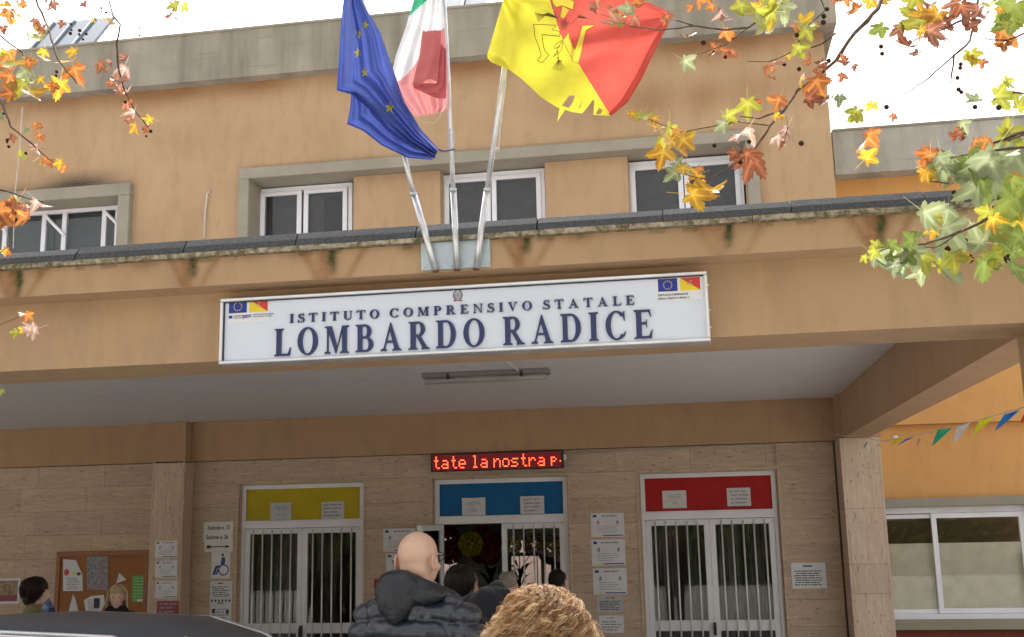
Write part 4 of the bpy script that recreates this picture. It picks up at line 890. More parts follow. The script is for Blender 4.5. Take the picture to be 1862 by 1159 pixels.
def body(p, T, fem=False, mat=None, hyaw=0, hoff=(0, 0, 0)):
    hz = 1.632; HM = head_M(hyaw, hoff); q_ = HM.to_quaternion()
    P = []
    for h_ in head_parts((0, .01, hz), fem):
        if h_[0] == 'e': P.append(('e', tuple(HM @ Vector(h_[1])), h_[2], q_))
        else: P.append(('c', tuple(HM @ Vector(h_[1])), (0, -.03, 1.42), h_[3], h_[4]))
    P += [('e', (0, 0, .96), (.165, .115, .13)), ('e', (0, .0, 1.14), (.14, .10, .18)), ('e', (0, .005, 1.32), (.165, .11, .15)), ('c', (-.15, -.01, 1.41), (.15, -.01, 1.41), .06, .06)]
    for s in (-1, 1):
        P += [('c', (s*.185, -.01, 1.40), (s*.23, -.02, 1.12), .05, .04), ('c', (s*.23, -.02, 1.12), (s*.235, .05, .89), .038, .027),
              ('e', (s*.235, .068, .83), (.016, .036, .045)), ('c', (s*.09, 0, .92), (s*.10, .01, .50), .085, .055), ('c', (s*.10, .01, .50), (s*.10, -.02, .09), .052, .036), ('c', (s*.10, -.04, .04), (s*.11, .13, .03), .035, .03)]
        for k, (dy, L) in enumerate(((.032, .062), (.016, .075), (0, .08), (-.016, .072), (-.03, .055))):
            if k == 0: P += [('c', (s*.225, .095, .85), (s*.222, .115, .80), .0095, .008)]
            a = (s*.236, .068+dy*.9, .80); m_ = (s*.232, .070+dy, .80-L*.55); e_ = (s*.222, .066+dy, .80-L)
            P += [('c', a, m_, .0085, .008), ('c', m_, e_, .008, .007)]
    return blob('body', P, .0085, mat or M['skin'], p, T, None, 2)
def trousers(p, T, mat):
    P = [('e', (0, 0, .96), (.185, .135, .13))]
    for s in (-1, 1): P += [('c', (s*.09, 0, .92), (s*.10, .01, .50), .105, .078), ('c', (s*.10, .01, .50), (s*.10, -.02, .10), .078, .065)]
    blob('trousers', P, .016, mat, p, T)
    for s in (-1, 1): blob('shoe', [('c', (s*.10, -.05, .05), (s*.115, .16, .042), .048, .042)], .012, M['shoe'], p, T)
def jacket_parts(w=1.0, t=0.0):
    P = [('e', (0, 0, .92), (.205*w, .155+t, .14)), ('e', (0, 0, 1.12), (.195*w, .15+t, .22)), ('e', (0, .0, 1.32), (.205*w, .15+t, .16)), ('c', (-.15*w, -.01, 1.405), (.15*w, -.01, 1.405), .09, .09), ('c', (0, -.02, 1.38), (0, -.02, 1.49), .10, .078)]
    for s in (-1, 1): P += [('c', (s*.195*w, -.01, 1.385), (s*.26*w, -.02, 1.12), .085, .072), ('c', (s*.26*w, -.02, 1.12), (s*.25*w, .05, .90), .070, .052)]
    return P
def fabric(name, c, rough, bscale=9, bst=.5, sheen=0, aniso=(1, 1, 1), coat=0):
    m, n, b = mk(name); b.inputs['Roughness'].default_value = rough; b.inputs['Sheen Weight'].default_value = sheen; b.inputs['Coat Weight'].default_value = coat
    n.links.new(mixc(n, ramp(n, noise(n, 25, 5), .35, .7), c, tuple(x*.7 for x in c)), b.inputs['Base Color'])
    bump(n, b, noise(n, bscale, 6, aniso, .6, .6), bst, .03); return m
M['puffer'] = fabric('puffer_nylon', (.024, .030, .046), .30, 50, .15, 0, (1.6, 1, .6), .5); M['hoodm'] = fabric('hood_nylon', (.014, .016, .022), .26, 30, .35)
M['navycloth'] = fabric('navy_wool', (.010, .012, .022), .85, 14, .5, .3); M['blackcloth'] = fabric('black_cloth', (.008, .008, .01), .8, 14, .4)
M['shirt'] = fabric('shirt_cotton', (.35, .40, .52), .8, 20, .3); M['beigecloth'] = fabric('beige_cloth', (.30, .25, .20), .85, 18, .4); M['patt'] = fabric('patterned_scarf', (.28, .25, .12), .85, 18, .4)
M['bald'] = plain('scalp_skin', (.66, .43, .31), .38, 0, (.62, .36, .26), 9, .5)
def ribbons(name, paths, radii, tones, mat, parent, sides=3):
    "paths: array (S, K, 3): one mesh of thin three-sided locks"
    S_n, K, _ = paths.shape
    T_ = np.gradient(paths, axis=1); T_ /= (np.linalg.norm(T_, axis=2, keepdims=True)+1e-9)
    up = rng.normal(size=(S_n, 1, 3)); A = np.cross(T_, np.broadcast_to(up, T_.shape)); A /= (np.linalg.norm(A, axis=2, keepdims=True)+1e-9); Bn = np.cross(T_, A)
    V = []
    for j in range(sides):
        a = 2*math.pi*j/sides; V.append(paths+(A*math.cos(a)+Bn*math.sin(a))*radii[:, :, None])
    V = np.stack(V, 2).reshape(-1, 3)
    base = (np.arange(S_n)*K*sides)[:, None, None]; kk = (np.arange(K-1)*sides)[None, :, None]; jj = np.arange(sides)[None, None, :]; j2 = (jj+1) % sides
    a = base+kk+jj; b_ = base+kk+j2; c = base+kk+sides+j2; d = base+kk+sides+jj
    F = np.stack([a+0*b_, b_+0*a, c+0*a, d+0*b_], -1).reshape(-1, 4)
    me = bpy.data.meshes.new(name); me.vertices.add(len(V)); me.vertices.foreach_set('co', V.astype(np.float32).ravel())
    me.loops.add(len(F)*4); me.loops.foreach_set('vertex_index', F.astype(np.int32).ravel()); me.polygons.add(len(F)); me.polygons.foreach_set('loop_start', (np.arange(len(F))*4).astype(np.int32))
    me.polygons.foreach_set('use_smooth', np.ones(len(F), bool)); me.update()
    at_ = me.attributes.new('tone', 'FLOAT', 'POINT'); at_.data.foreach_set('value', np.repeat(tones, K*sides).astype(np.float32))
    me.materials.append(mat); return link(name, me, parent)
def hairmat(name, a, b_, c):
    m, n, p = mk(name); at_ = N(n, 'ShaderNodeAttribute', attribute_name='tone'); r = n.nodes.new('ShaderNodeValToRGB')
    r.color_ramp.elements[0].color = (*a, 1); r.color_ramp.elements[1].color = (*c, 1); e_ = r.color_ramp.elements.new(.5); e_.color = (*b_, 1)
    n.links.new(at_.outputs['Fac'], r.inputs[0]); n.links.new(r.outputs[0], p.inputs['Base Color']); p.inputs['Roughness'].default_value = .42; p.inputs['Specular IOR Level'].default_value = .4; return m
M['curl'] = hairmat('curly_blonde_hair', (.13, .055, .018), (.54, .30, .125), (.90, .68, .42)); M['darkhair'] = hairmat('dark_hair', (.010, .007, .006), (.018, .012, .010), (.03, .02, .016))
M['blondhair'] = hairmat('blonde_hair', (.50, .36, .20), (.74, .58, .38), (.90, .78, .56)); M['burg'] = hairmat('burgundy_dark_hair', (.012, .006, .006), (.03, .012, .012), (.05, .02, .018))
def meridian_hair(name, T, hc, prof, S_n, K, mat, parent, az, wave=(0, 0), r=.0013, lenr=(.8, 1), shell=(.8, 1.03), clump=0, jitter=.25):
    "locks running from the crown down over the profile prof [(drop, half width, half depth), ...] in head space"
    pd = np.array(prof); ps = []
    a0, a1 = az; phi = rng.uniform(a0, a1, S_n); ln_ = rng.uniform(*lenr, S_n); sh = rng.uniform(*shell, S_n)**1.0; st_ = rng.uniform(0, .35, S_n)**1.3
    nC = max(1, S_n//clump) if clump else S_n; ci = rng.integers(0, nC, S_n); cv = lambda lo, hi, dev: (rng.uniform(lo, hi, nC)[ci]+rng.normal(0, dev, S_n)) if clump else rng.uniform(lo, hi, S_n)
    if clump: phi = cv(a0, a1, .030); ln_ = np.clip(cv(*lenr, .03), .1, 1); sh = np.clip(cv(*shell, .014), .6, 1.2); st_ = np.clip(rng.uniform(0, .45, nC)[ci]**1.3+rng.normal(0, .02, S_n), 0, .6)
    t = np.linspace(0, 1, K)[None, :]; tt = st_[:, None]+(np.minimum(ln_, 1)[:, None]-st_[:, None])*t; H = pd[-1, 0]
    s_arc = np.concatenate([[0], np.cumsum(np.hypot(np.diff(pd[:, 0]), np.diff((pd[:, 1]+pd[:, 2])/2)))]); al = tt*s_arc[-1]; drop = np.interp(al, s_arc, pd[:, 0]); dx_ = np.interp(drop, pd[:, 0], pd[:, 1]); dy_ = np.interp(drop, pd[:, 0], pd[:, 2])
    ph = phi[:, None]+(rng.normal(0, jitter, nC)[ci] if clump else rng.normal(0, jitter, S_n))[:, None]*t
    fr_ = wave[1]*cv(.7, 1.4, .02)[:, None]; p0 = cv(0, 6.28, .22)[:, None]; am = wave[0]*cv(.5, 1.5, .12)[:, None]*np.clip(t*2.5+.25, 0, 1)
    ph = ph+am*np.cos(al*fr_+p0)/np.maximum(dx_, .03); rr = sh[:, None]+(.10*np.sin(phi*5+1)[:, None]*np.sin(al*38+phi[:, None]*3)+.05*np.sin(phi*11)[:, None] if clump > 20 else 0)+am*np.sin(al*fr_+p0)/np.maximum(dx_, .05)
    X = dx_*rr*np.cos(ph); Y = dy_*rr*np.sin(ph); Z = -drop+am*.6*np.sin(al*fr_*1.3+p0*2)-.0*t+(sh[:, None]-1)*.04
    P_ = np.stack([X+hc[0], Y+hc[1], Z+hc[2]], -1); Mx = np.array(T); P_ = P_@Mx[:3, :3].T+Mx[:3, 3]
    R_a = (r*rng.uniform(.7, 1.3, S_n))[:, None]*(1-.75*np.linspace(0, 1, K)[None, :]**3); tone = np.clip((rng.normal(.5, .30, nC)[ci]+rng.normal(0, .12, S_n)) if clump else rng.normal(.5, .22, S_n), 0, 1)
    return ribbons(name, P_, R_a, tone, mat, parent)

# --- bald man in the puffer jacket
loc = Vector((-1.255, -7.62, .12)); p = empty('person', loc, 'bald person with glasses seen from behind in a shiny dark quilted hooded jacket', 'person')
S1 = 1.075; TJ = person_T(loc, rad(-2), S1); HB = head_M(rad(-15)); T = TJ @ HB
body(p, TJ, False, M['bald'], rad(-15)); trousers(p, TJ, M['jean'])
def puff(c, nrm):
    arm = abs(c.x) > .235; pit_ = .078
    z = c.z+.006*math.sin(c.x*9)+.12*max(0, abs(c.x)-.10) ; s = abs(math.sin(math.pi*z/pit_))
    v = .040*(s**.45)-.014; side = max(0, 1-abs(nrm.z)) ; seam = 1-.85*math.exp(-((c.x+.0)/.006)**2*0)
    v *= (.55+.45*side); v -= .012*math.exp(-((abs(c.x)-.19)/.010)**2)*(c.z > 1.05)*(abs(nrm.y) > .3)
    return v+.0025*math.sin(c.x*95+2*math.sin(c.z*30))*(1-s)+.002*math.sin(c.x*160-c.z*30)*(1-s)
blob('puffer_jacket', jacket_parts(.90, .0), .0085, M['puffer'], p, TJ, puff, 2)
def hoodrib(c, n_): return .002*math.sin(c.x*60+c.z*25)+(.0035*abs(math.sin(c.z*150)) if abs(c.x+.055) < .020 and c.y < -.13 else 0)
q1 = Quaternion((0, 1, 0), rad(-8))
blob('hood', [('e', (-.050, -.115, 1.500), (.098, .062, .082), q1), ('e', (-.052, -.135, 1.455), (.078, .055, .085), q1), ('c', (-.055, -.14, 1.42), (-.05, -.145, 1.40), .045, .035), ('c', (-.12, -.04, 1.505), (-.06, -.10, 1.545), .030, .032), ('c', (-.06, -.10, 1.545), (.02, -.10, 1.530), .032, .03),
                  ('c', (.02, -.10, 1.525), (.09, -.07, 1.490), .036, .034), ('c', (.09, -.07, 1.490), (.150, -.01, 1.462), .034, .028), ('c', (.150, -.01, 1.462), (.13, .09, 1.45), .028, .024), ('c', (-.12, -.04, 1.505), (-.12, .07, 1.47), .03, .026), ('e', (.045, -.10, 1.475), (.10, .05, .04))], .0075, M['hoodm'], p, TJ @ Matrix.Translation((0, 0, .022)), hoodrib, 2)
ck = [(.080*math.sin(t), -.024-.084*math.cos(t), 1.548-.030*(1-math.cos(t))*.5) for t in np.linspace(-2.2, 2.2, 13)]
blob('shirt_collar', [('c', a_, b_, .016, .016) for a_, b_ in zip(ck[:-1], ck[1:])]+[('c', tuple(Vector(a_)-Vector((0, 0, .03))), tuple(Vector(b_)-Vector((0, 0, .03))), .02, .02) for a_, b_ in zip(ck[:-1], ck[1:])], .007, M['shirt'], p, TJ)
M['earm'] = plain('ear_skin', (.63, .35, .26), .45)
for s in (-1, 1):
    er = [(s*(.088+.010*math.sin(t)), -.016-.019*math.cos(t*1.0)*1.0, 1.622+.033*math.cos(t+1.57)) for t in np.linspace(-.4, 3.6, 9)]
    er = [(s*.090, -.020+.016*math.sin(t), 1.624+.031*math.cos(t)) for t in np.linspace(-2.6, .9, 9)]
    blob('ear', [('c', a_, b_, .0065, .0065) for a_, b_ in zip(er[:-1], er[1:])]+[('e', (s*.090, -.010, 1.600), (.007, .009, .011)), ('e', (s*.087, -.014, 1.622), (.008, .013, .024))], .004, M['earm'], p, T, None, 2)
def Tp(T_, *a): return [T_ @ Vector(v) for v in a]
MB().tube(Tp(T, (.083, -.015, 1.645), (.084, .02, 1.650), (.080, .085, 1.650), (.066, .112, 1.648)), .0022, 6).build('glasses_arm', M['black'], p, True)
for s in (-1, 1):
    MB().tube(Tp(T, *[(s*.034+.026*math.cos(k*.4488), .118-.10*abs(s*.034+.026*math.cos(k*.4488))**1.5, 1.646+.018*math.sin(k*.4488)) for k in range(15)]), .0018, 5).build('glasses_rim', M['black'], p, True)
    blob('eye', [('e', (s*.032, .090, 1.642), (.013, .008, .006))], .004, M['white'], p, T)
blob('mouth_patch', [('e', (0, .086, 1.575), (.022, .012, .005))], .004, M['maroon'], p, T)  # small maroon ellipsoid at the mouth

# --- man with dark hair ahead
loc = Vector((-1.325, -6.35, .12)); p = empty('person', loc, 'dark haired person in a navy hooded coat just ahead of the bald one', 'person')
S2 = 1.02; loc = loc+Vector((.20, .0, 0)); TJ2 = person_T(loc, rad(2), S2); h2 = (-.205, .06, -.100); T = TJ2 @ head_M(rad(-18), h2); body(p, TJ2, hyaw=rad(-18), hoff=h2); trousers(p, TJ2, M['jean'])
fold = lambda c, n_: .006*math.sin(c.x*28+c.z*17)+.004*math.sin(c.x*55-c.z*40)
blob('navy_coat', jacket_parts(1.02, .0)+[('c', (-.17, .02, 1.43), (-.02, -.02, 1.44), .06, .08)], .012, M['navycloth'], p, TJ2, fold, 2)
blob('coat_hood', [('e', (-.0, -.11, 1.47), (.13, .07, .075)), ('e', (.02, -.13, 1.42), (.11, .05, .08)), ('c', (-.12, -.05, 1.47), (.0, -.10, 1.51), .045, .045), ('c', (.0, -.10, 1.51), (.12, -.05, 1.45), .045, .04)], .01, M['navycloth'], p, TJ2, lambda c, n_: .006*math.sin(c.x*40+c.z*60), 2)
def short_hair(T, p, k, mat, fem=False, crown=False):
    hc = (0, -.006, 1.632+.034)
    blob('hair', [('e', (0, -.02, 1.632+.040), (.0815, .100, .086)), ('e', (0, -.062, 1.632-.005), (.07, .055, .062))], .008, k, p, T, lambda c, n_: .002*math.sin(c.x*90+c.y*70)-(.014*math.exp(-((c.x**2+(c.y+.05)**2)/.0012)) if crown and c.z > 1.70 else 0), 1)
    meridian_hair('hair_strands', T, (0, -.025, 1.632+.128), [(0, .012, .012), (.01, .045, .05), (.04, .072, .09), (.09, .084, .105), (.14, .08, .10), (.17, .07, .09)], 1400, 7, mat, p, (math.pi*.98, math.pi*2.02), (.0, 1), .0011, (.3, 1), (.97, 1.05), jitter=.1)
M['dhcap'] = plain('dark_hair_base', (.014, .010, .009), .6)
short_hair(T, p, M['dhcap'], M['darkhair'], crown=True)

# --- curly blonde woman in front
loc = Vector((-.515, -8.9, .0)); p = empty('person', loc, 'person with big frizzy copper blonde curls seen from behind in the foreground', 'person')
S3 = 1.0; T = person_T(loc, rad(6), 1.0)
body(p, T, True); trousers(p, T, M['jean'])
blob('dark_coat', jacket_parts(.92, 0), .014, M['blackcloth'], p, T, fold, 2)
PR = [(a_, b_*.95, c_) for a_, b_, c_ in [(0, .012, .012), (.012, .048, .055), (.03, .072, .085), (.06, .094, .112), (.10, .118, .132), (.15, .148, .148), (.19, .174, .160), (.26, .205, .165), (.34, .22, .165), (.42, .20, .15)]]
HC = (0, -.02, 1.825)
blob('hair_mass', [('e', (0, -.02, 1.65), (.088, .10, .12)), ('e', (0, -.04, 1.54), (.135, .105, .13)), ('e', (0, -.045, 1.47), (.165, .10, .09))], .012, hairmat('hair_core', (.26, .13, .05), (.26, .13, .05), (.26, .13, .05)), p, T, lambda c, n_: .006*math.sin(c.x*80)*math.sin(c.z*60), 2)
meridian_hair('curls', T, HC, PR, 7000, 34, M['curl'], p, (math.pi*.85, math.pi*2.15), (.019, 78), .0010, (.45, 1), (.66, 1.08), 34, jitter=.26)
meridian_hair('front_curls', T, HC, [(a, b_, c*.85) for a, b_, c in PR[:6]], 700, 20, M['curl'], p, (.15*math.pi, .85*math.pi), (.012, 105), .0015, (.4, .9), (.85, 1.0), 12)
meridian_hair('frizz', T, HC, [(a, b_*1.03, c*1.02) for a, b_, c in PR], 3200, 26, M['curl'], p, (math.pi*.85, math.pi*2.15), (.016, 110), .0006, (.3, 1), (.92, 1.24), 5, jitter=.3)

# --- two women beyond the car and partial figures
def face(T, p):
    for s in (-1, 1):
        blob('eye', [('e', (s*.030, .083, 1.640), (.012, .008, .0055))], .003, M['eyew'], p, T, None, 1)
        blob('iris', [('e', (s*.030, .0905, 1.640), (.0075, .003, .0065))], .002, M['black'], p, T, None, 1)
        blob('eyebrow', [('c', (s*.015, .088, 1.658), (s*.045, .080, 1.657), .0028, .002)], .002, M['bark'], p, T, None, 1)
    blob('lips', [('c', (-.026, .083, 1.587), (0, .096, 1.573), .0055, .007), ('c', (0, .096, 1.573), (.026, .083, 1.587), .007, .0055), ('c', (-.016, .088, 1.584), (.016, .088, 1.584), .003, .003)], .0025, M['lipm'], p, T, None, 1)
    blob('teeth', [('c', (-.015, .097, 1.583), (.015, .097, 1.583), .004, .004)], .002, M['white'], p, T, None, 1)
M['eyew'] = plain('eye_white', (.42, .38, .36), .4); M['lipm'] = plain('lips', (.42, .10, .09), .4)
loc = Vector((-5.03, -3.4, .12)); p = empty('person', loc, 'smiling person with long straight blonde hair and black collar behind the car', 'person')
T = person_T(loc, math.pi+rad(24), .832); body(p, T, True, M['skin2']); trousers(p, T, M['jean']); face(T, p)
blob('black_coat', jacket_parts(.9, 0)+[('c', (-.07, .03, 1.50), (.07, .03, 1.50), .05, .05), ('c', (-.06, -.05, 1.5), (.06, -.05, 1.5), .05, .05)], .014, M['blackcloth'], p, T)
blob('hair_mass', [('e', (0, .006, 1.700), (.074, .088, .062)), ('e', (0, -.028, 1.668), (.084, .092, .088)), ('e', (0, -.06, 1.55), (.085, .05, .12))], .01, M['blondhair'], p, T)
PRB = [(0, .012, .012), (.01, .045, .05), (.04, .074, .092), (.09, .086, .102), (.16, .092, .085), (.24, .105, .07), (.36, .12, .075)]
meridian_hair('hair_strands', T, (0, -.02, 1.765), PRB, 1800, 14, M['blondhair'], p, (math.pi*.93, math.pi*2.07), (.002, 20), .0018, (.9, 1), (.93, 1.04), jitter=.05)
for s, a in ((1, .10), (-1, math.pi-.10)):
    meridian_hair('front_lock', T, (s*.008, -.01, 1.762), [(0, .01, .02), (.02, .05, .08), (.06, .082, .11), (.12, .092, .115), (.20, .095, .11), (.34, .10, .10)], 420, 14, M['blondhair'], p, (a-.22, a+.16), (.002, 20), .0018, (.9, 1), (.95, 1.05), jitter=.04)
loc = Vector((-5.41, -4.0, .12)); p = empty('person', loc, 'person with short dark reddish hair turned away behind the car at left', 'person')
T = person_T(loc, rad(-75), .88); body(p, T, True, M['skin2']); trousers(p, T, M['jean'])
blob('patterned_coat', jacket_parts(.9, 0)+[('c', (-.08, -.02, 1.47), (.08, -.02, 1.47), .07, .07)], .014, M['patt'], p, T)
blob('hair_mass', [('e', (0, -.02, 1.68), (.098, .118, .10)), ('e', (0, -.05, 1.60), (.095, .085, .09))], .01, plain('burgundy_base', (.025, .010, .010), .6), p, T, None, 2)
meridian_hair('hair_strands', T, (0, -.02, 1.785), [(0, .012, .012), (.015, .06, .07), (.05, .095, .115), (.11, .105, .13), (.17, .10, .12), (.22, .085, .09)], 2200, 10, M['burg'], p, (math.pi*.80, math.pi*2.2), (.004, 40), .0016, (.8, 1), (.93, 1.08), jitter=.12)
loc = Vector((-5.86, -4.1, .12)); p = empty('person', loc, 'dark haired person cut off by the left edge of the photo', 'person')
T = person_T(loc, rad(-20), .84); body(p, T); trousers(p, T, M['jean']); blob('black_coat', jacket_parts(1, 0), .014, M['blackcloth'], p, T)
short_hair(T, p, M['dhcap'], M['darkhair'])
loc = Vector((-1.60, -3.2, .12)); p = empty('person', loc, 'person in a beige cap entering the open blue door', 'person')
T = person_T(loc, rad(-10), .865); body(p, T); trousers(p, T, M['jean']); blob('black_coat', jacket_parts(1, 0), .014, M['blackcloth'], p, T)
blob('beige_cap', [('e', (0, -.01, 1.69), (.088, .108, .078)), ('e', (0, -.03, 1.655), (.09, .10, .06))], .009, M['beigecloth'], p, T, fold, 2)
loc = Vector((-1.21, -2.9, .12)); p = empty('person', loc, 'dark haired person glimpsed above the curls near the blue door', 'person')
T = person_T(loc, rad(-30), .865); body(p, T); trousers(p, T, M['jean']); blob('black_coat', jacket_parts(1, 0), .014, M['blackcloth'], p, T)
short_hair(T, p, M['dhcap'], M['darkhair'])

# ================================================================== CAR
cr = empty('parked_car', (-4.3, -6.9, 0), 'dark grey blue parked car whose roof shows at the bottom left', 'car')
secs = []
cx0, cx1 = -6.75, -1.93                       # nose .. tail
def carsec(x):
    u = (x-cx0)/(cx1-cx0)
    hood = .92
    top = np.interp(u, [0, .04, .20, .33, .46, .66, .82, .90, .965, 1], [.62, .80, .98, 1.38, 1.56, 1.60, 1.565, 1.45, 1.12, .72])
    wid = np.interp(u, [0, .06, .2, .8, .94, 1], [.60, .78, .87, .87, .80, .66]); rw = np.interp(u, [0, .2, .33, .46, .82, .92, 1], [.55, .70, .56, .55, .56, .56, .6]); belt = np.interp(u, [0, .1, .9, 1], [.6, .93, 1.02, .68]); belt = min(belt, top-.02)
    if u <= .2 or u >= .97: rw = wid*.9
    L = [(-wid*.96, .22), (-wid, .45), (-wid*.985, belt*.8), (-wid*.94, belt), (-(rw+.06), belt+(top-belt)*.72), (-rw, top-.045), (-rw*.86, top-.014), (-rw*.45, top), (0, top+.004)]
    return L+[(-a, b_) for a, b_ in L[-2::-1]]
xs = np.linspace(cx0, cx1, 46); V = []; F = []
for x in xs: V += [(x, -6.9+a, b_) for a, b_ in carsec(x)]
n_ = 17
for i in range(len(xs)-1):
    for j in range(n_-1): F.append((i*n_+j, i*n_+j+1, (i+1)*n_+j+1, (i+1)*n_+j))
F += [tuple(range(n_)), tuple((len(xs)-1)*n_+j for j in range(n_))[::-1]]
cb = MB(); cb.add(V, F); cb = cb.build('body', M['car'], cr, True)
def sideglass(x0, x1, s):
    q = []
    for x, f in ((x0+.12, .10), (x1, .10), (x1-.03, .93), (x0+.28, .93)):
        S_ = carsec(x); a, b_ = S_[3], S_[5]; yy = a[0]+(b_[0]-a[0])*f; zz = a[1]+(b_[1]-a[1])*f; q.append((x, -6.9+s*(-yy)*1.004+s*.012, zz))
    MB().add(q+[(x, y-s*.02, z) for x, y, z in q], [(0, 1, 2, 3), (7, 6, 5, 4), (0, 4, 5, 1), (1, 5, 6, 2), (2, 6, 7, 3), (3, 7, 4, 0)]).build('side_window', M['carglass'], cr)
for s in (-1, 1):
    sideglass(-5.2, -4.2, s); sideglass(-4.35, -3.3, s); sideglass(-3.45, -2.5, s)
    rr = []
    for x in np.linspace(-5.0, -2.25, 26):
        S_ = carsec(x); rr.append((x, -6.9+s*(-S_[5][0])*1.0, S_[5][1]+.014))
    MB().tube(rr, .011, 8).build('roof_strip', M['chrome'], cr, True); 
    MB().tube([(x, y+s*.035, z-.012) for x, y, z in rr], .007, 6).build('window_trim', M['chrome'], cr, True)
    for cxw in (-5.95, -2.85):
        wh = MB().tube([(cxw, -6.9+s*.70, .32), (cxw, -6.9+s*.885, .32)], .32, 28).build('wheel', M['tyre'], cr); MB().tube([(cxw, -6.9+s*.80, .32), (cxw, -6.9+s*.892, .32)], .20, 20).build('rim', M['polem'], wh)
    MB().ball((cx0+.12, -6.9+s*.58, .70), (.10, .16, .07), 12, 8).build('headlight', M['glass'], cr, True); MB().ball((cx1-.10, -6.9+s*.58, .86), (.07, .12, .12), 12, 8).build('tail_light', M['red'], cr, True)
for y in (-.24, .0): MB().tube([(-2.50, -6.9+y-.42, 1.522), (-2.33, -6.9+y-.40, 1.455), (-2.17, -6.9+y-.38, 1.34)], .006, 6).build('rear_edge_trim', M['chrome'], cr, True)
# blue foil pennant tied on the roof aerial
P = [at(88, 1088, -6.55), at(80, 1098, -6.56), at(75, 1108, -6.52), at(86, 1118, -6.57), at(91, 1132, -6.54), at(101, 1117, -6.53), at(99, 1104, -6.57), at(93, 1094, -6.52), at(88, 1106, -6.60), at(92, 1118, -6.60)]
fo = empty('foil_pennant', P[0], 'crumpled translucent blue foil hanging over the car roof', 'pennant')
MB().add(P, [(0, 1, 8), (1, 2, 8), (2, 3, 8), (3, 9, 8), (3, 4, 9), (4, 5, 9), (5, 6, 8), (5, 8, 9), (6, 7, 8), (7, 0, 8)]).build('foil', plain('blue_foil', (.07, .13, .28), .22, .4), fo)
MB().tube([P[4], Vector((P[4].x, -6.54, 1.55))], .004, 5).build('aerial', M['black'], fo)

# ================================================================== BUNTING
bt = empty('bunting_string', at(1600, 802, -.5), 'string of coloured plastic pennants running from right pillar towards the front column', 'bunting')
sp = [((1510, 790), -.5), ((1570, 795), -1.2), ((1600, 803), -1.6), ((1640, 797), -2.4), ((1693, 786), -3.4), ((1730, 778), -4.2), ((1768, 768), -4.9), ((1812, 755), -5.6), ((1858, 742), -6.3), ((1885, 730), -6.9)]
SPt = [at(*p, y) for p, y in sp]; MB().tube(SPt, .003, 5).build('string', M['rope'], bt)
def penn(a, b_, tip, Y, c, tr=.4):
    m_ = bpy.data.materials.get('pennant_'+c[0]) or cloth('pennant_'+c[0], c[1], tr)
    b_ = (a[0]+(b_[0]-a[0])*.85, a[1]+(b_[1]-a[1])*.85); tip = (a[0]+(tip[0]-a[0])*.86, a[1]+(tip[1]-a[1])*.86); A, B_, C_ = at(*a, Y), at(*b_, Y-.1), at(*tip, Y-.04); D1 = (A+B_)/2+Vector((0, -.03, 0)); E1 = (A*.5+C_*.5)+Vector((0, .02, 0)); F1 = (B_*.45+C_*.55)+Vector((0, -.03, 0)); G_ = (A+B_+C_)/3+Vector((0, .03, 0))
    MB().add([A, D1, B_, F1, C_, E1, G_], [(0, 1, 6), (1, 2, 6), (2, 3, 6), (3, 4, 6), (4, 5, 6), (5, 0, 6)]).build('pennant', m_, bt)
CG, CW, CY, CB, CR = ('green', (.04, .40, .25)), ('white', (.62, .60, .58)), ('yellow', (.72, .68, .03)), ('blue', (.03, .20, .60)), ('red', (.6, .06, .04))
penn((1706, 781), (1737, 777), (1692, 818), -3.8, CG); penn((1740, 776), (1768, 769), (1732, 815), -4.5, CW); penn((1782, 764), (1812, 757), (1765, 799), -5.2, CY)
penn((1826, 754), (1860, 744), (1806, 790), -6.0, CB); penn((1866, 746), (1885, 742), (1853, 776), -6.6, CR); penn((1628, 797), (1651, 795), (1619, 812), -2.6, CY); penn((1646, 799), (1667, 793), (1629, 812), -2.9, CB)
penn((1670, 798), (1675, 797), (1665, 818), -3.3, ('pale_red', (.6, .35, .3))); penn((1574, 806), (1580, 803), (1569, 818), -1.5, CG); penn((1596, 808), (1603, 806), (1594, 815), -1.9, CW)
tag(MB().ball(at(1627, 795, -2.0), (.03, .02, .014), 10, 6).build('balloon_scrap', M['white'], None, True), 'small white balloon scrap on the pennant string by the right pillar', 'balloon')

# ================================================================== ROOM DECORATIONS
def pompom(px, Y, r, mat, lab, nm='paper_pompom'):
    c = at(*px, Y); o = empty(nm, c, lab, 'decoration'); m_ = MB(); n_ = 90
    for k in range(n_):
        z = 1-2*(k+.5)/n_; a = k*2.39996; q = math.sqrt(1-z*z); d = Vector((q*math.cos(a), q*math.sin(a), z)); m_.tube([c+d*r*.55, c+d*r*1.0], [r*.05, r*.16], 5)
    m_.build('petals', mat, o); MB().tube([c+Vector((0, 0, r*.6)), Vector((c.x, c.y, 3.29))], .004, 4).build('thread', M['rope'], o)
M['rd'] = plain('deep_red_paper', (.30, .012, .02), .6); M['yp'] = plain('yellow_paper', (.75, .62, .02), .6)
for px, r, lab in (((812, 981), .20, 'upper dark red pompom behind the bald head'), ((818, 1004), .17, 'lower dark red pompom against the bright window'), ((876, 978), .16, 'red pompom top left of the cluster beside the yellow star'), ((893, 986), .15, 'red pompom right of the cluster in the open doorway'), ((874, 1006), .14, 'lowest left red pompom of the doorway cluster'), ((892, 1010), .14, 'lowest right red pompom of the doorway cluster'), ((972, 990), .16, 'left dark red pompom behind the door bars'), ((1003, 1000), .2, 'right dark red pompom behind the door bars')):
    pompom(px, 2.6, r, M['rd'], lab)
pompom((856, 989), 2.4, .17, M['yp'], 'yellow paper star hanging in the open doorway', 'paper_star'); pompom((932, 992), 2.8, .13, M['yp'], 'yellow paper star seen through the door bars', 'paper_star')
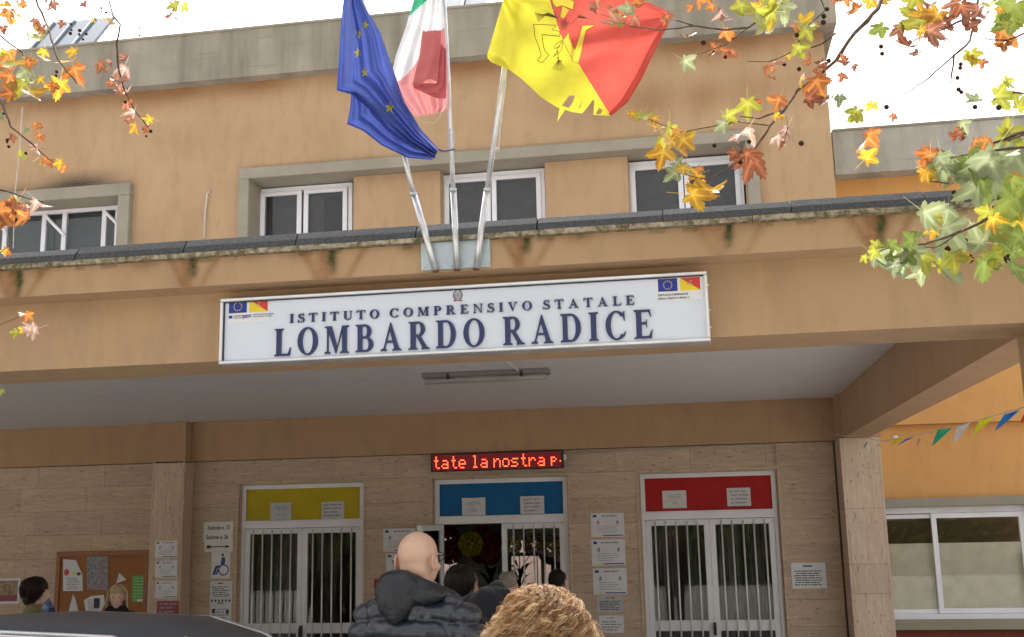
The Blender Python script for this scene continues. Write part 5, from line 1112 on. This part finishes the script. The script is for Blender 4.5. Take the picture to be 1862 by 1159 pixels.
p, q = at(846, 965, 3.2), at(905, 1075, 3.2); o = empty('welcome_board', (p.x, 3.2, 0), 'tall grey white poster board standing inside the open door', 'board')
MB().box(p.x, q.x, 3.2, 3.23, q.z, p.z).build('panel', plain('board_grey', (.55, .56, .58), .6), o); t = MB(); lines(t, p.x+.05, q.x-.05, q.z+.2, p.z-.42, 3.196, 6, .4); t.build('print', M['inkgrey'], o)
def plant(px, Y, h, lab):
    c = at(*px, Y); o = empty('potted_palm', (c.x, c.y, .12), lab, 'plant'); m_ = MB()
    for k in range(26):
        a = random.random()*6.28; L = h*random.uniform(.3, .55); base = Vector((c.x, c.y, c.z-h*.4+random.random()*h*.5)); d = Vector((math.cos(a), math.sin(a), random.uniform(.3, 1.2))).normalized(); s_ = d.cross(Vector((0, 0, 1))).normalized()*.03
        e_ = base+d*L; m1 = base+d*L*.5+Vector((0, 0, .03)); m_.add([base, m1-s_, e_-Vector((0, 0, .06)), m1+s_], [(0, 1, 2, 3)])
    m_.build('foliage', plain('dark_leaf', (.02, .05, .02), .5), o); MB().tube([(c.x, c.y, .124), (c.x, c.y, c.z)], .02, 6).build('stem', M['bark'], o); MB().tube([(c.x, c.y, .124), (c.x, c.y, .40)], [.12, .17], 14).build('pot', M['redbrown'], o)
plant((893, 1052), 1.9, .8, 'dark leafy potted plant inside the open doorway'); plant((945, 1045), 2.2, .8, 'dark spiky potted plant behind the right leaf of the blue door')

# ================================================================== PLANE TREES
def leaf_mesh(name, seed, curl):
    r_ = random.Random(seed); out = []
    lobes = [(-128, .52), (-62, .82), (0, 1.0), (62, .82), (128, .52)]
    pts = [(0, -.02)]
    ang0 = -165
    seq = []
    for i, (a, L) in enumerate(lobes):
        L *= r_.uniform(.88, 1.1); a += r_.uniform(-7, 7)
        w_ = 19 if L > .6 else 17
        seq += [(a-w_*1.2, L*.60), (a-w_*1.0, L*.76), (a-w_*.78, L*.72), (a-w_*.55, L*.90), (a-w_*.30, L*.84), (a, L*1.04), (a+w_*.30, L*.84), (a+w_*.55, L*.90), (a+w_*.78, L*.72), (a+w_*1.0, L*.76), (a+w_*1.2, L*.60)]
        if i < 4: seq.append(((a+lobes[i+1][0])/2, .47*r_.uniform(.85, 1.12)))
    seq = [(-166, .22)]+seq+[(166, .22)]
    ring = [(math.sin(rad(a))*L, math.cos(rad(a))*L) for a, L in seq]
    V = [(0, 0)]+[(x*.5, y*.5) for x, y in ring]+ring; n_ = len(ring)
    F = [(0, 1+i, 1+i+1) for i in range(n_-1)]+[(1+i, 1+n_+i, 1+n_+i+1, 1+i+1) for i in range(n_-1)]
    cx1_, cx2 = r_.uniform(.2, .6)*curl, r_.uniform(-.4, .5)*curl; V3 = []
    for x, y in V:
        z = cx1_*x*x+cx2*y*y*(1 if y > 0 else .4)+.12*curl*math.sin(x*5+seed)*abs(y)+.10*abs(x)*r_.uniform(.4, 1)*curl; V3.append((x*.58*(1-.25*curl*abs(y)*.4), (y)*.58, z*.58))
    me = bpy.data.meshes.new(name); me.from_pydata(V3+[(-.006, -.01, 0), (.006, -.01, 0), (.004, -.55, -.10), (-.004, -.55, -.10)], [], F+[(len(V3), len(V3)+1, len(V3)+2, len(V3)+3)])
    vv = [0.0]*len(me.vertices); vv[0] = 1
    for i, (a, L) in enumerate(seq):
        if any(abs(a-b_[0]) < 8 and L > .5 for b_ in lobes): vv[1+i] = .6; vv[1+n_+i] = .25
    for k in range(4): vv[len(V3)+k] = 1
    a = me.attributes.new('vein', 'FLOAT', 'POINT'); a.data.foreach_set('value', vv); me.polygons.foreach_set('use_smooth', [True]*len(me.polygons)); return me
LC = dict(y=((.66, .42, .03), (.48, .20, .03)), yg=((.36, .38, .05), (.44, .38, .04)), g=((.16, .22, .04), (.26, .30, .05)), p=((.32, .36, .20), (.24, .30, .12)), o=((.56, .21, .045), (.34, .10, .03)), r=((.36, .12, .045), (.20, .06, .03)), b=((.34, .15, .09), (.22, .09, .055)), pr=((.62, .44, .36), (.40, .20, .15)))
LM = {k: leafmat('leaf_'+n_, *LC[k]) for k, n_ in zip(LC, ('yellow', 'yellow_green', 'green', 'pale_green', 'orange', 'rust', 'brown', 'pale_brown'))}
LMesh = {}
for k in LC:
    LMesh[k] = []
    for j in range(3):
        me = leaf_mesh('leaf', j+ord(k[0])*3, {'r': 1.5, 'b': 2.2, 'pr': 2.6, 'o': 1.3, 'p': 1.0}.get(k, 1.0)); me.materials.append(LM[k]); LMesh[k].append(me)
BM = []
mb_ = MB().ball((0, 0, 0), 1, 10, 8); tmp = mb_.build('seed_ball', M['ballm'], None, True); ballme = tmp.data; bpy.data.objects.remove(tmp)
for v in ballme.vertices: v.co *= 1+.06*math.sin(v.co.x*40)*math.sin(v.co.z*37)
def depth(x, y):
    "distance plane of the twigs: they hang a little in front of the canopy fascia"
    return -8.25+.20*math.sin(x*.013+y*.021)-.1*math.sin(y*.03)
def add_leaf(tree, x, y, s, k, Y=None, face_=None):
    Y = depth(x, y)+random.uniform(-.12, .12) if Y is None else Y+random.uniform(-.04, .04)
    c = at(x, y, Y); o = bpy.data.objects.new('leaf', random.choice(LMesh[k])); col.objects.link(o); setp(o, tree)
    sc_ = s*1.05*(Y-CAM.y)/F_PX
    ang = random.gauss(math.pi, .8)                          # tip mostly hanging down
    base = Matrix(((1, 0, 0), (0, 0, -1), (0, 1, 0)))         # leaf lies in XZ, its face towards -Y
    ax = Vector((random.gauss(0, 1), random.gauss(0, .3), random.gauss(0, .6))).normalized(); tilt = abs(random.gauss(.25, .75)) if k not in ('pr', 'b') else random.uniform(.6, 1.35)
    R3 = Matrix.Rotation(tilt, 3, ax) @ Matrix.Rotation(ang, 3, 'Y') @ base
    c = c-(R3 @ Vector((0, 1, 0)))*sc_*.20
    o.matrix_basis = Matrix.Translation(c) @ R3.to_4x4() @ Matrix.Scale(sc_, 4)
    return o
def add_ball(tree, x, y, d=9):
    Y = depth(x, y); c = at(x, y, Y); o = bpy.data.objects.new('seed_ball', ballme); col.objects.link(o); setp(o, tree); r_ = d/2*(Y-CAM.y)/F_PX
    o.matrix_basis = Matrix.Translation(c) @ Matrix.Scale(r_, 4)
def twig(tree, pts, r0_, r1_, name='twig', Ys=None):
    Q = []
    for i, (a, b_) in enumerate(zip(pts[:-1], pts[1:])):
        L = math.hypot(b_[0]-a[0], b_[1]-a[1]); n_ = max(1, int(L/13))
        for k in range(n_):
            x, y = a[0]+(b_[0]-a[0])*k/n_+random.uniform(-1.2, 1.2), a[1]+(b_[1]-a[1])*k/n_+random.uniform(-1.2, 1.2); Q.append(at(x, y, depth(x, y)))
    Q.append(at(*pts[-1], depth(*pts[-1]))); n_ = len(Q)
    MB().tube(Q, [(r0_+(r1_-r0_)*i/(n_-1))*(1.25 if i % 5 == 2 else 1) for i in range(n_)], 6).build(name, M['bark'], tree, True); return Q
def tree_base(loc, lab, limb_to):
    t_ = empty('plane_tree', loc, lab, 'tree'); b_ = Vector(loc); H = 4.2
    MB().tube([b_, b_+Vector((.02, .03, 1)), b_+Vector((-.03, 0, 2.4)), b_+Vector((.05, .05, H))], [.26, .21, .19, .15], 16).build('trunk', M['trunk'], t_, True)
    top = b_+Vector((.05, .05, H-.2))
    for e_ in limb_to:
        e_ = Vector(e_); m_ = top.lerp(e_, .5)+Vector((0, 0, .35)); MB().tube([top, top.lerp(m_, .5)+Vector((0, 0, .12)), m_, m_.lerp(e_, .5)+Vector((0, 0, .06)), e_], [.11, .08, .05, .035, .014], 10).build('limb', M['trunk'], t_, True)
    return t_
def off(x, y): return at(x, y, depth(x, y))
TL = tree_base((-4.6, -10.0, 0), 'plane tree reaching in from the left with yellow and rust autumn leaves', [off(40, -60), off(185, -60), off(-60, 150), off(-60, 360), off(320, -60)])
TR = tree_base((2.9, -10.2, 0), 'plane tree reaching in from the right with green, yellow and rust leaves', [off(1612, -60), off(1790, -60), off(1450, -60), off(1930, 240), off(1930, 350), off(1180, -50)])
for pts, a, b_ in (([(1612, -60), (1598, 15), (1555, 60), (1520, 110), (1490, 137), (1450, 165), (1425, 200), (1400, 230), (1370, 275), (1352, 286)], .0095, .004), ([(1425, 200), (1380, 215), (1345, 212)], .004, .002), ([(1352, 286), (1330, 304), (1285, 326), (1240, 316)], .0035, .0015),
    ([(1450, -60), (1420, 12), (1362, 50), (1320, 54), (1262, 48), (1222, 35)], .006, .0025), ([(1262, 48), (1205, 55), (1150, 48), (1120, 38), (1085, 20)], .003, .0015), ([(1345, 222), (1280, 232), (1240, 240), (1200, 225), (1165, 212)], .003, .0015), ([(1400, 230), (1345, 222)], .003, .0025), ([(1320, 80), (1290, 92), (1258, 102)], .0025, .001), ([(1362, 50), (1320, 80)], .003, .002),
    ([(1495, 80), (1440, 95), (1400, 112), (1358, 112)], .0035, .0015), ([(1520, 60), (1495, 80)], .004, .003), ([(1790, -60), (1765, 75), (1735, 100), (1680, 150), (1630, 180), (1580, 190)], .006, .001), ([(1735, 100), (1730, 150), (1718, 165)], .004, .0015), ([(1765, 30), (1700, 60), (1660, 75), (1640, 100)], .004, .0015),
    ([(1930, 240), (1862, 240), (1800, 262), (1770, 290)], .008, .003), ([(1930, 300), (1862, 268), (1790, 275), (1700, 292), (1680, 300)], .007, .002), ([(1770, 290), (1700, 310), (1690, 330), (1730, 334), (1760, 325)], .003, .002), ([(1930, 320), (1870, 345), (1830, 380), (1790, 402), (1740, 425), (1680, 445), (1620, 450), (1596, 458)], .010, .002), ([(1740, 425), (1700, 452), (1650, 448)], .003, .0015), ([(1862, 60), (1830, 75), (1790, 70)], .004, .002), ([(1862, 170), (1825, 165), (1795, 190)], .004, .0015), ([(1830, 258), (1862, 245)], .003, .003),
    ([(1425, 200), (1432, 230), (1425, 262)], .002, .0012), ([(1540, 100), (1532, 140)], .002, .001), ([(1470, -60), (1500, 20), (1470, 46)], .004, .002)):
    twig(TR, pts, a, b_)
for pts, a, b_ in (([(-60, 150), (0, 180), (20, 230), (55, 260), (100, 297)], .006, .002), ([(40, -60), (90, 60), (105, 110), (140, 152)], .006, .0025), ([(185, -60), (205, 30), (218, 45), (212, 80), (213, 112), (225, 160), (245, 200), (268, 230)], .005, .003), ([(-60, 360), (0, 345), (40, 358), (80, 368)], .006, .002),
    ([(-60, 620), (0, 592), (35, 576)], .004, .0015), ([(-60, 60), (0, 66), (40, 95), (50, 130)], .006, .003), ([(320, -60), (316, 0), (312, 25)], .003, .0015), ([(0, 180), (-60, 130)], .004, .006), ([(40, -60), (44, 10), (40, 40)], .003, .002), ([(-60, 470), (0, 460), (30, 438)], .002, .001), ([(120, -60), (95, 0), (80, 40)], .003, .0015)):
    twig(TL, pts, a, b_)
RL = '''1600,472,50,p 1650,442,46,g 1682,478,60,yg 1642,492,55,p 1612,462,36,g 1665,500,50,p 1735,480,60,yg 1655,470,44,g 1700,398,45,yg 1722,392,42,p 1690,420,42,y 1600,450,32,yg 1587,464,30,yg 1640,457,48,p 1662,468,62,p 1715,487,120,p 1622,486,75,p 1765,440,75,p 1733,428,90,p 1790,395,55,yg 1802,432,95,g 1790,492,75,g 1848,500,66,g 1822,472,75,yg 1852,420,66,yg 1840,382,66,g 1870,460,80,g
1720,318,70,p 1780,306,110,p 1832,298,95,p 1802,345,90,g 1762,350,75,p 1680,300,42,o 1692,316,42,y 1842,240,62,yg 1856,345,55,g 1740,245,35,r 1770,263,42,o 1571,262,62,o 1583,280,48,y 1690,290,45,o 1715,303,70,p 1770,306,75,g 1804,310,105,p 1786,330,85,g 1750,322,85,p 1852,284,75,p 1840,360,35,r 1833,263,65,yg
1307,36,46,b 1250,71,42,r 1253,117,44,p 1321,64,36,o 1296,92,36,o 1378,34,95,yg 1400,52,62,yg 1392,20,60,yg 1470,44,62,y 1470,62,45,yg 1427,22,55,p 1349,18,44,yg 1456,94,42,yg 1406,118,60,r 1474,107,36,r 1400,141,28,o 1454,148,38,y 1495,121,32,r 1491,160,66,o 1481,181,50,r 1413,190,48,o 1413,207,38,y 1360,199,52,yg 1374,192,36,o 1353,245,50,pr 1317,232,42,p 1330,215,38,yg 1427,243,42,pr 1422,267,32,r 1362,302,76,r 1340,294,40,r 1232,268,84,y 1218,249,64,yg 1282,345,95,y 1264,322,38,y 1222,320,44,p 1236,300,40,p 1175,216,44,yg 1190,234,42,y 1162,214,34,yg 1205,262,44,yg 1250,262,60,y 1300,352,50,y 1242,312,38,y
1548,21,48,o 1594,55,50,g 1658,45,85,yg 1673,30,58,y 1712,34,66,r 1700,60,54,b 1641,85,60,r 1658,7,52,yg 1612,2,36,y 1754,21,54,r 1833,22,85,g 1852,40,60,g 1833,67,66,o 1769,107,46,yg 1785,117,26,r 1769,185,48,p 1829,174,64,yg 1856,188,44,yg 1552,210,42,yg 1527,183,32,p 1582,194,34,yg 1626,213,22,r 1532,114,32,r 1530,142,26,r 1754,231,36,p 1733,249,26,r 1683,288,52,o 1689,316,44,y 1580,10,40,y 1690,12,50,r 1730,6,44,b 1790,35,40,b 1800,10,50,yg 1750,48,46,b 1672,62,40,y 1640,58,44,b 1415,5,46,yg 1270,6,34,o 1510,-4,40,b 1290,14,30,o 1330,100,30,r 1310,28,30,pr
1081,16,38,b 1122,20,42,r 1115,45,48,b 1139,24,46,p 1157,5,40,o 1215,36,34,r 1150,36,30,b'''
LLs = '''16,31,38,o 33,31,32,y 7,55,28,r 79,55,28,r 72,72,54,yg 55,69,32,yg 114,40,24,r 154,10,22,r 171,36,18,y 204,45,22,y 255,50,15,r 312,31,32,r 319,14,32,yg 5,88,20,y 52,121,44,y 21,121,50,yg 38,166,66,yg 14,148,54,o 10,172,44,o 79,109,28,y 122,115,48,y 138,135,54,o 107,164,54,y 48,138,42,p 188,122,34,r 224,131,38,pr 214,150,36,b 226,172,32,pr 216,166,26,r 245,210,32,pr 248,235,38,y 267,238,22,r 232,190,22,b 69,231,20,o 72,250,22,o 48,238,17,p 24,255,20,r 41,280,22,yg 66,271,22,pr 69,290,24,y 88,297,27,o 109,300,27,y 5,214,24,p 33,373,44,p 21,386,62,o 72,371,38,pr 7,395,52,o 40,400,40,o 54,577,27,o 54,601,38,pr 29,608,22,yg 11,459,22,y 3,714,14,yg 90,20,26,b 40,10,28,o 62,40,26,b 8,12,34,y 25,100,30,o 60,150,34,yg 98,10,24,b'''
for T_, S_ in ((TR, RL), (TL, LLs)):
    for it in S_.split():
        x, y, s, k = it.split(','); x, y, s = float(x), float(y), float(s); s *= 1.22 if T_ is TL else 1.06; add_leaf(T_, x, y, s, k)
        if s > 24 and random.random() < (.9 if T_ is TL else .6):
            k2 = k if random.random() < .6 else {'y': 'o', 'yg': 'y', 'g': 'yg', 'p': 'g', 'o': 'r', 'r': 'b', 'b': 'r', 'pr': 'b'}[k]
            add_leaf(T_, x+random.uniform(-.5, .5)*s, y+random.uniform(-.45, .3)*s, s*random.uniform(.5, .9), k2)
for x, y in ((1319, 104), (1455, 76), (1449, 64), (1299, 95), (1279, 78), (1453, 126), (1457, 261), (1362, 258), (1375, 307), (1507, 111), (1426, 117), (1299, 265), (1749, 251), (1504, 17), (1498, 30), (1497, 41), (1735, 351), (1773, 195), (1816, 196), (1346, 295), (1741, 142), (1747, 117), (1746, 124), (1743, 163), (1748, 168), (1612, 195), (1602, 85), (1604, 98)): add_ball(TR, x, y, random.uniform(7.5, 10.5))
for x, y in ((1762, 471), (1834, 471)): add_ball(TR, x, y, 17)
for x, y in ((1755, 438), (1723, 453)): add_ball(TR, x, y, 10)
for x, y in ((157, 62), (145, 56), (151, 72), (130, 55), (144, 63), (129, 44), (128, 61), (103, 131), (102, 138), (6, 207), (260, 235), (266, 248), (274, 239), (16, 267), (13, 259), (47, 279), (185, 22), (193, 23), (184, 15), (254, 65), (228, 186), (13, 255)): add_ball(TL, x, y, random.uniform(4.5, 8))
# crown above the frame: leaves scattered on each tree so that other views and reflections see foliage
for T_, cx_, cy_, n_ in ((TR, 2.4, -9.6, 130), (TL, -4.2, -9.6, 150)):
    for _ in range(n_):
        c = Vector((cx_+random.gauss(0, 1.0), cy_+random.gauss(0, .9), random.uniform(5.2, 7.4))); k = random.choice(['y', 'yg', 'yg', 'g', 'g', 'o', 'r'])
        o = bpy.data.objects.new('leaf', random.choice(LMesh[k])); col.objects.link(o); setp(o, T_)
        o.matrix_basis = Matrix.Translation(c) @ Quaternion((random.gauss(0, 1), random.gauss(0, 1), random.gauss(0, 1), random.gauss(0, 1))).normalized().to_matrix().to_4x4() @ Matrix.Scale(.17, 4)

# ================================================================== STREET BEHIND THE CAMERA (seen in the glass)
def far_tree(x, y, h, lab, seed):
    r_ = random.Random(seed); o = empty('street_tree', (x, y, 0), lab, 'tree', 'trees across the street')
    MB().tube([(x, y, 0), (x+.1, y, h*.45), (x-.1, y+.1, h*.8)], [.28, .2, .07], 10).build('trunk', M['trunk'], o, True)
    for k in range(6):
        a = k*1.05; MB().tube([(x, y, h*(.35+.05*k)), (x+math.cos(a)*1.4, y+math.sin(a)*1.4, h*(.6+.05*k)), (x+math.cos(a)*2.2, y+math.sin(a)*2.2, h*(.7+.05*k))], [.09, .05, .02], 6).build('limb', M['trunk'], o)
    V = []; F = []
    cl = [(r_.gauss(0, 1.5), r_.gauss(0, 1.5), h*(.68+.3*r_.random()-.05), r_.uniform(.5, 1.1)) for _ in range(26)]
    for _ in range(3000):
        c = r_.choice(cl); d = Vector((r_.gauss(0, 1), r_.gauss(0, 1), r_.gauss(0, 1))).normalized()*c[3]*r_.random()**.4; p = Vector((x+c[0], y+c[1], c[2]))+d
        a = Vector((r_.gauss(0, 1), r_.gauss(0, 1), r_.gauss(0, 1))).normalized(); b_ = a.orthogonal().normalized(); s = r_.uniform(.09, .17); i = len(V); V += [p, p+a*s+b_*s*.6, p+a*s*1.7, p+a*s-b_*s*.6]; F.append((i, i+1, i+2, i+3))
    MB().add(V, F).build('crown', LM['g' if seed % 2 else 'yg'], o)
for i, (x, y, h) in enumerate(((-15, -30, 8), (-7.0, -34, 8), (2.5, -30, 7.5), (10, -33, 8), (19, -31, 7.5))): far_tree(x, y, h, 'autumn street tree across the road, number of trunks from the left: %s' % ('first', 'second', 'third', 'fourth', 'fifth')[i], i)
hg = random.Random(5); V = []; F = []  # hedge added out of view to darken what the panes reflect
for _ in range(9000):
    p = Vector((hg.uniform(-16, 18), -24+hg.gauss(0, .5), abs(hg.triangular(0, 3.3, 1.6))*(.85+.15*math.sin(_*.7)))); a = Vector((hg.gauss(0, 1), hg.gauss(0, 1), hg.gauss(0, 1))).normalized(); b_ = a.orthogonal(); s_ = hg.uniform(.08, .16); i = len(V); V += [p, p+a*s_+b_*s_*.6, p+a*s_*1.7, p+a*s_-b_*s_*.6]; F.append((i, i+1, i+2, i+3))
hd = empty('hedge', (1, -24, 0), 'unseen leafy hedge added across the street to darken reflections in the glass', 'hedge'); tag(MB().add(V, F).build('foliage', LM['g'], hd), kind='stuff'); MB().box(-16, 18, -24.3, -23.9, 0, 1.9).build('hedge_core', plain('hedge_core', (.02, .03, .012), .9), hd)
sb = empty('street_house', (0, -62, 0), 'cream apartment house across the road behind the street trees', 'building')
MB().box(-24, 22, -70, -62, 0, 8).build('wall', plain('cream_render', (.55, .50, .40), .9), sb); MB().box(-24.3, 22.3, -70.3, -61.7, 8.002, 8.4).build('roof', M['conc2'], sb)
for fl in range(3):
    for k in range(11):
        x = -21.5+k*4; f_ = MB().box(x, x+1.5, -61.999, -61.93, 1.0+fl*2.6, 2.5+fl*2.6).build('window', M['alu'], sb); MB().box(x+.1, x+1.4, -61.929, -61.92, 1.1+fl*2.6, 2.4+fl*2.6).build('pane', M['carglass'], f_)
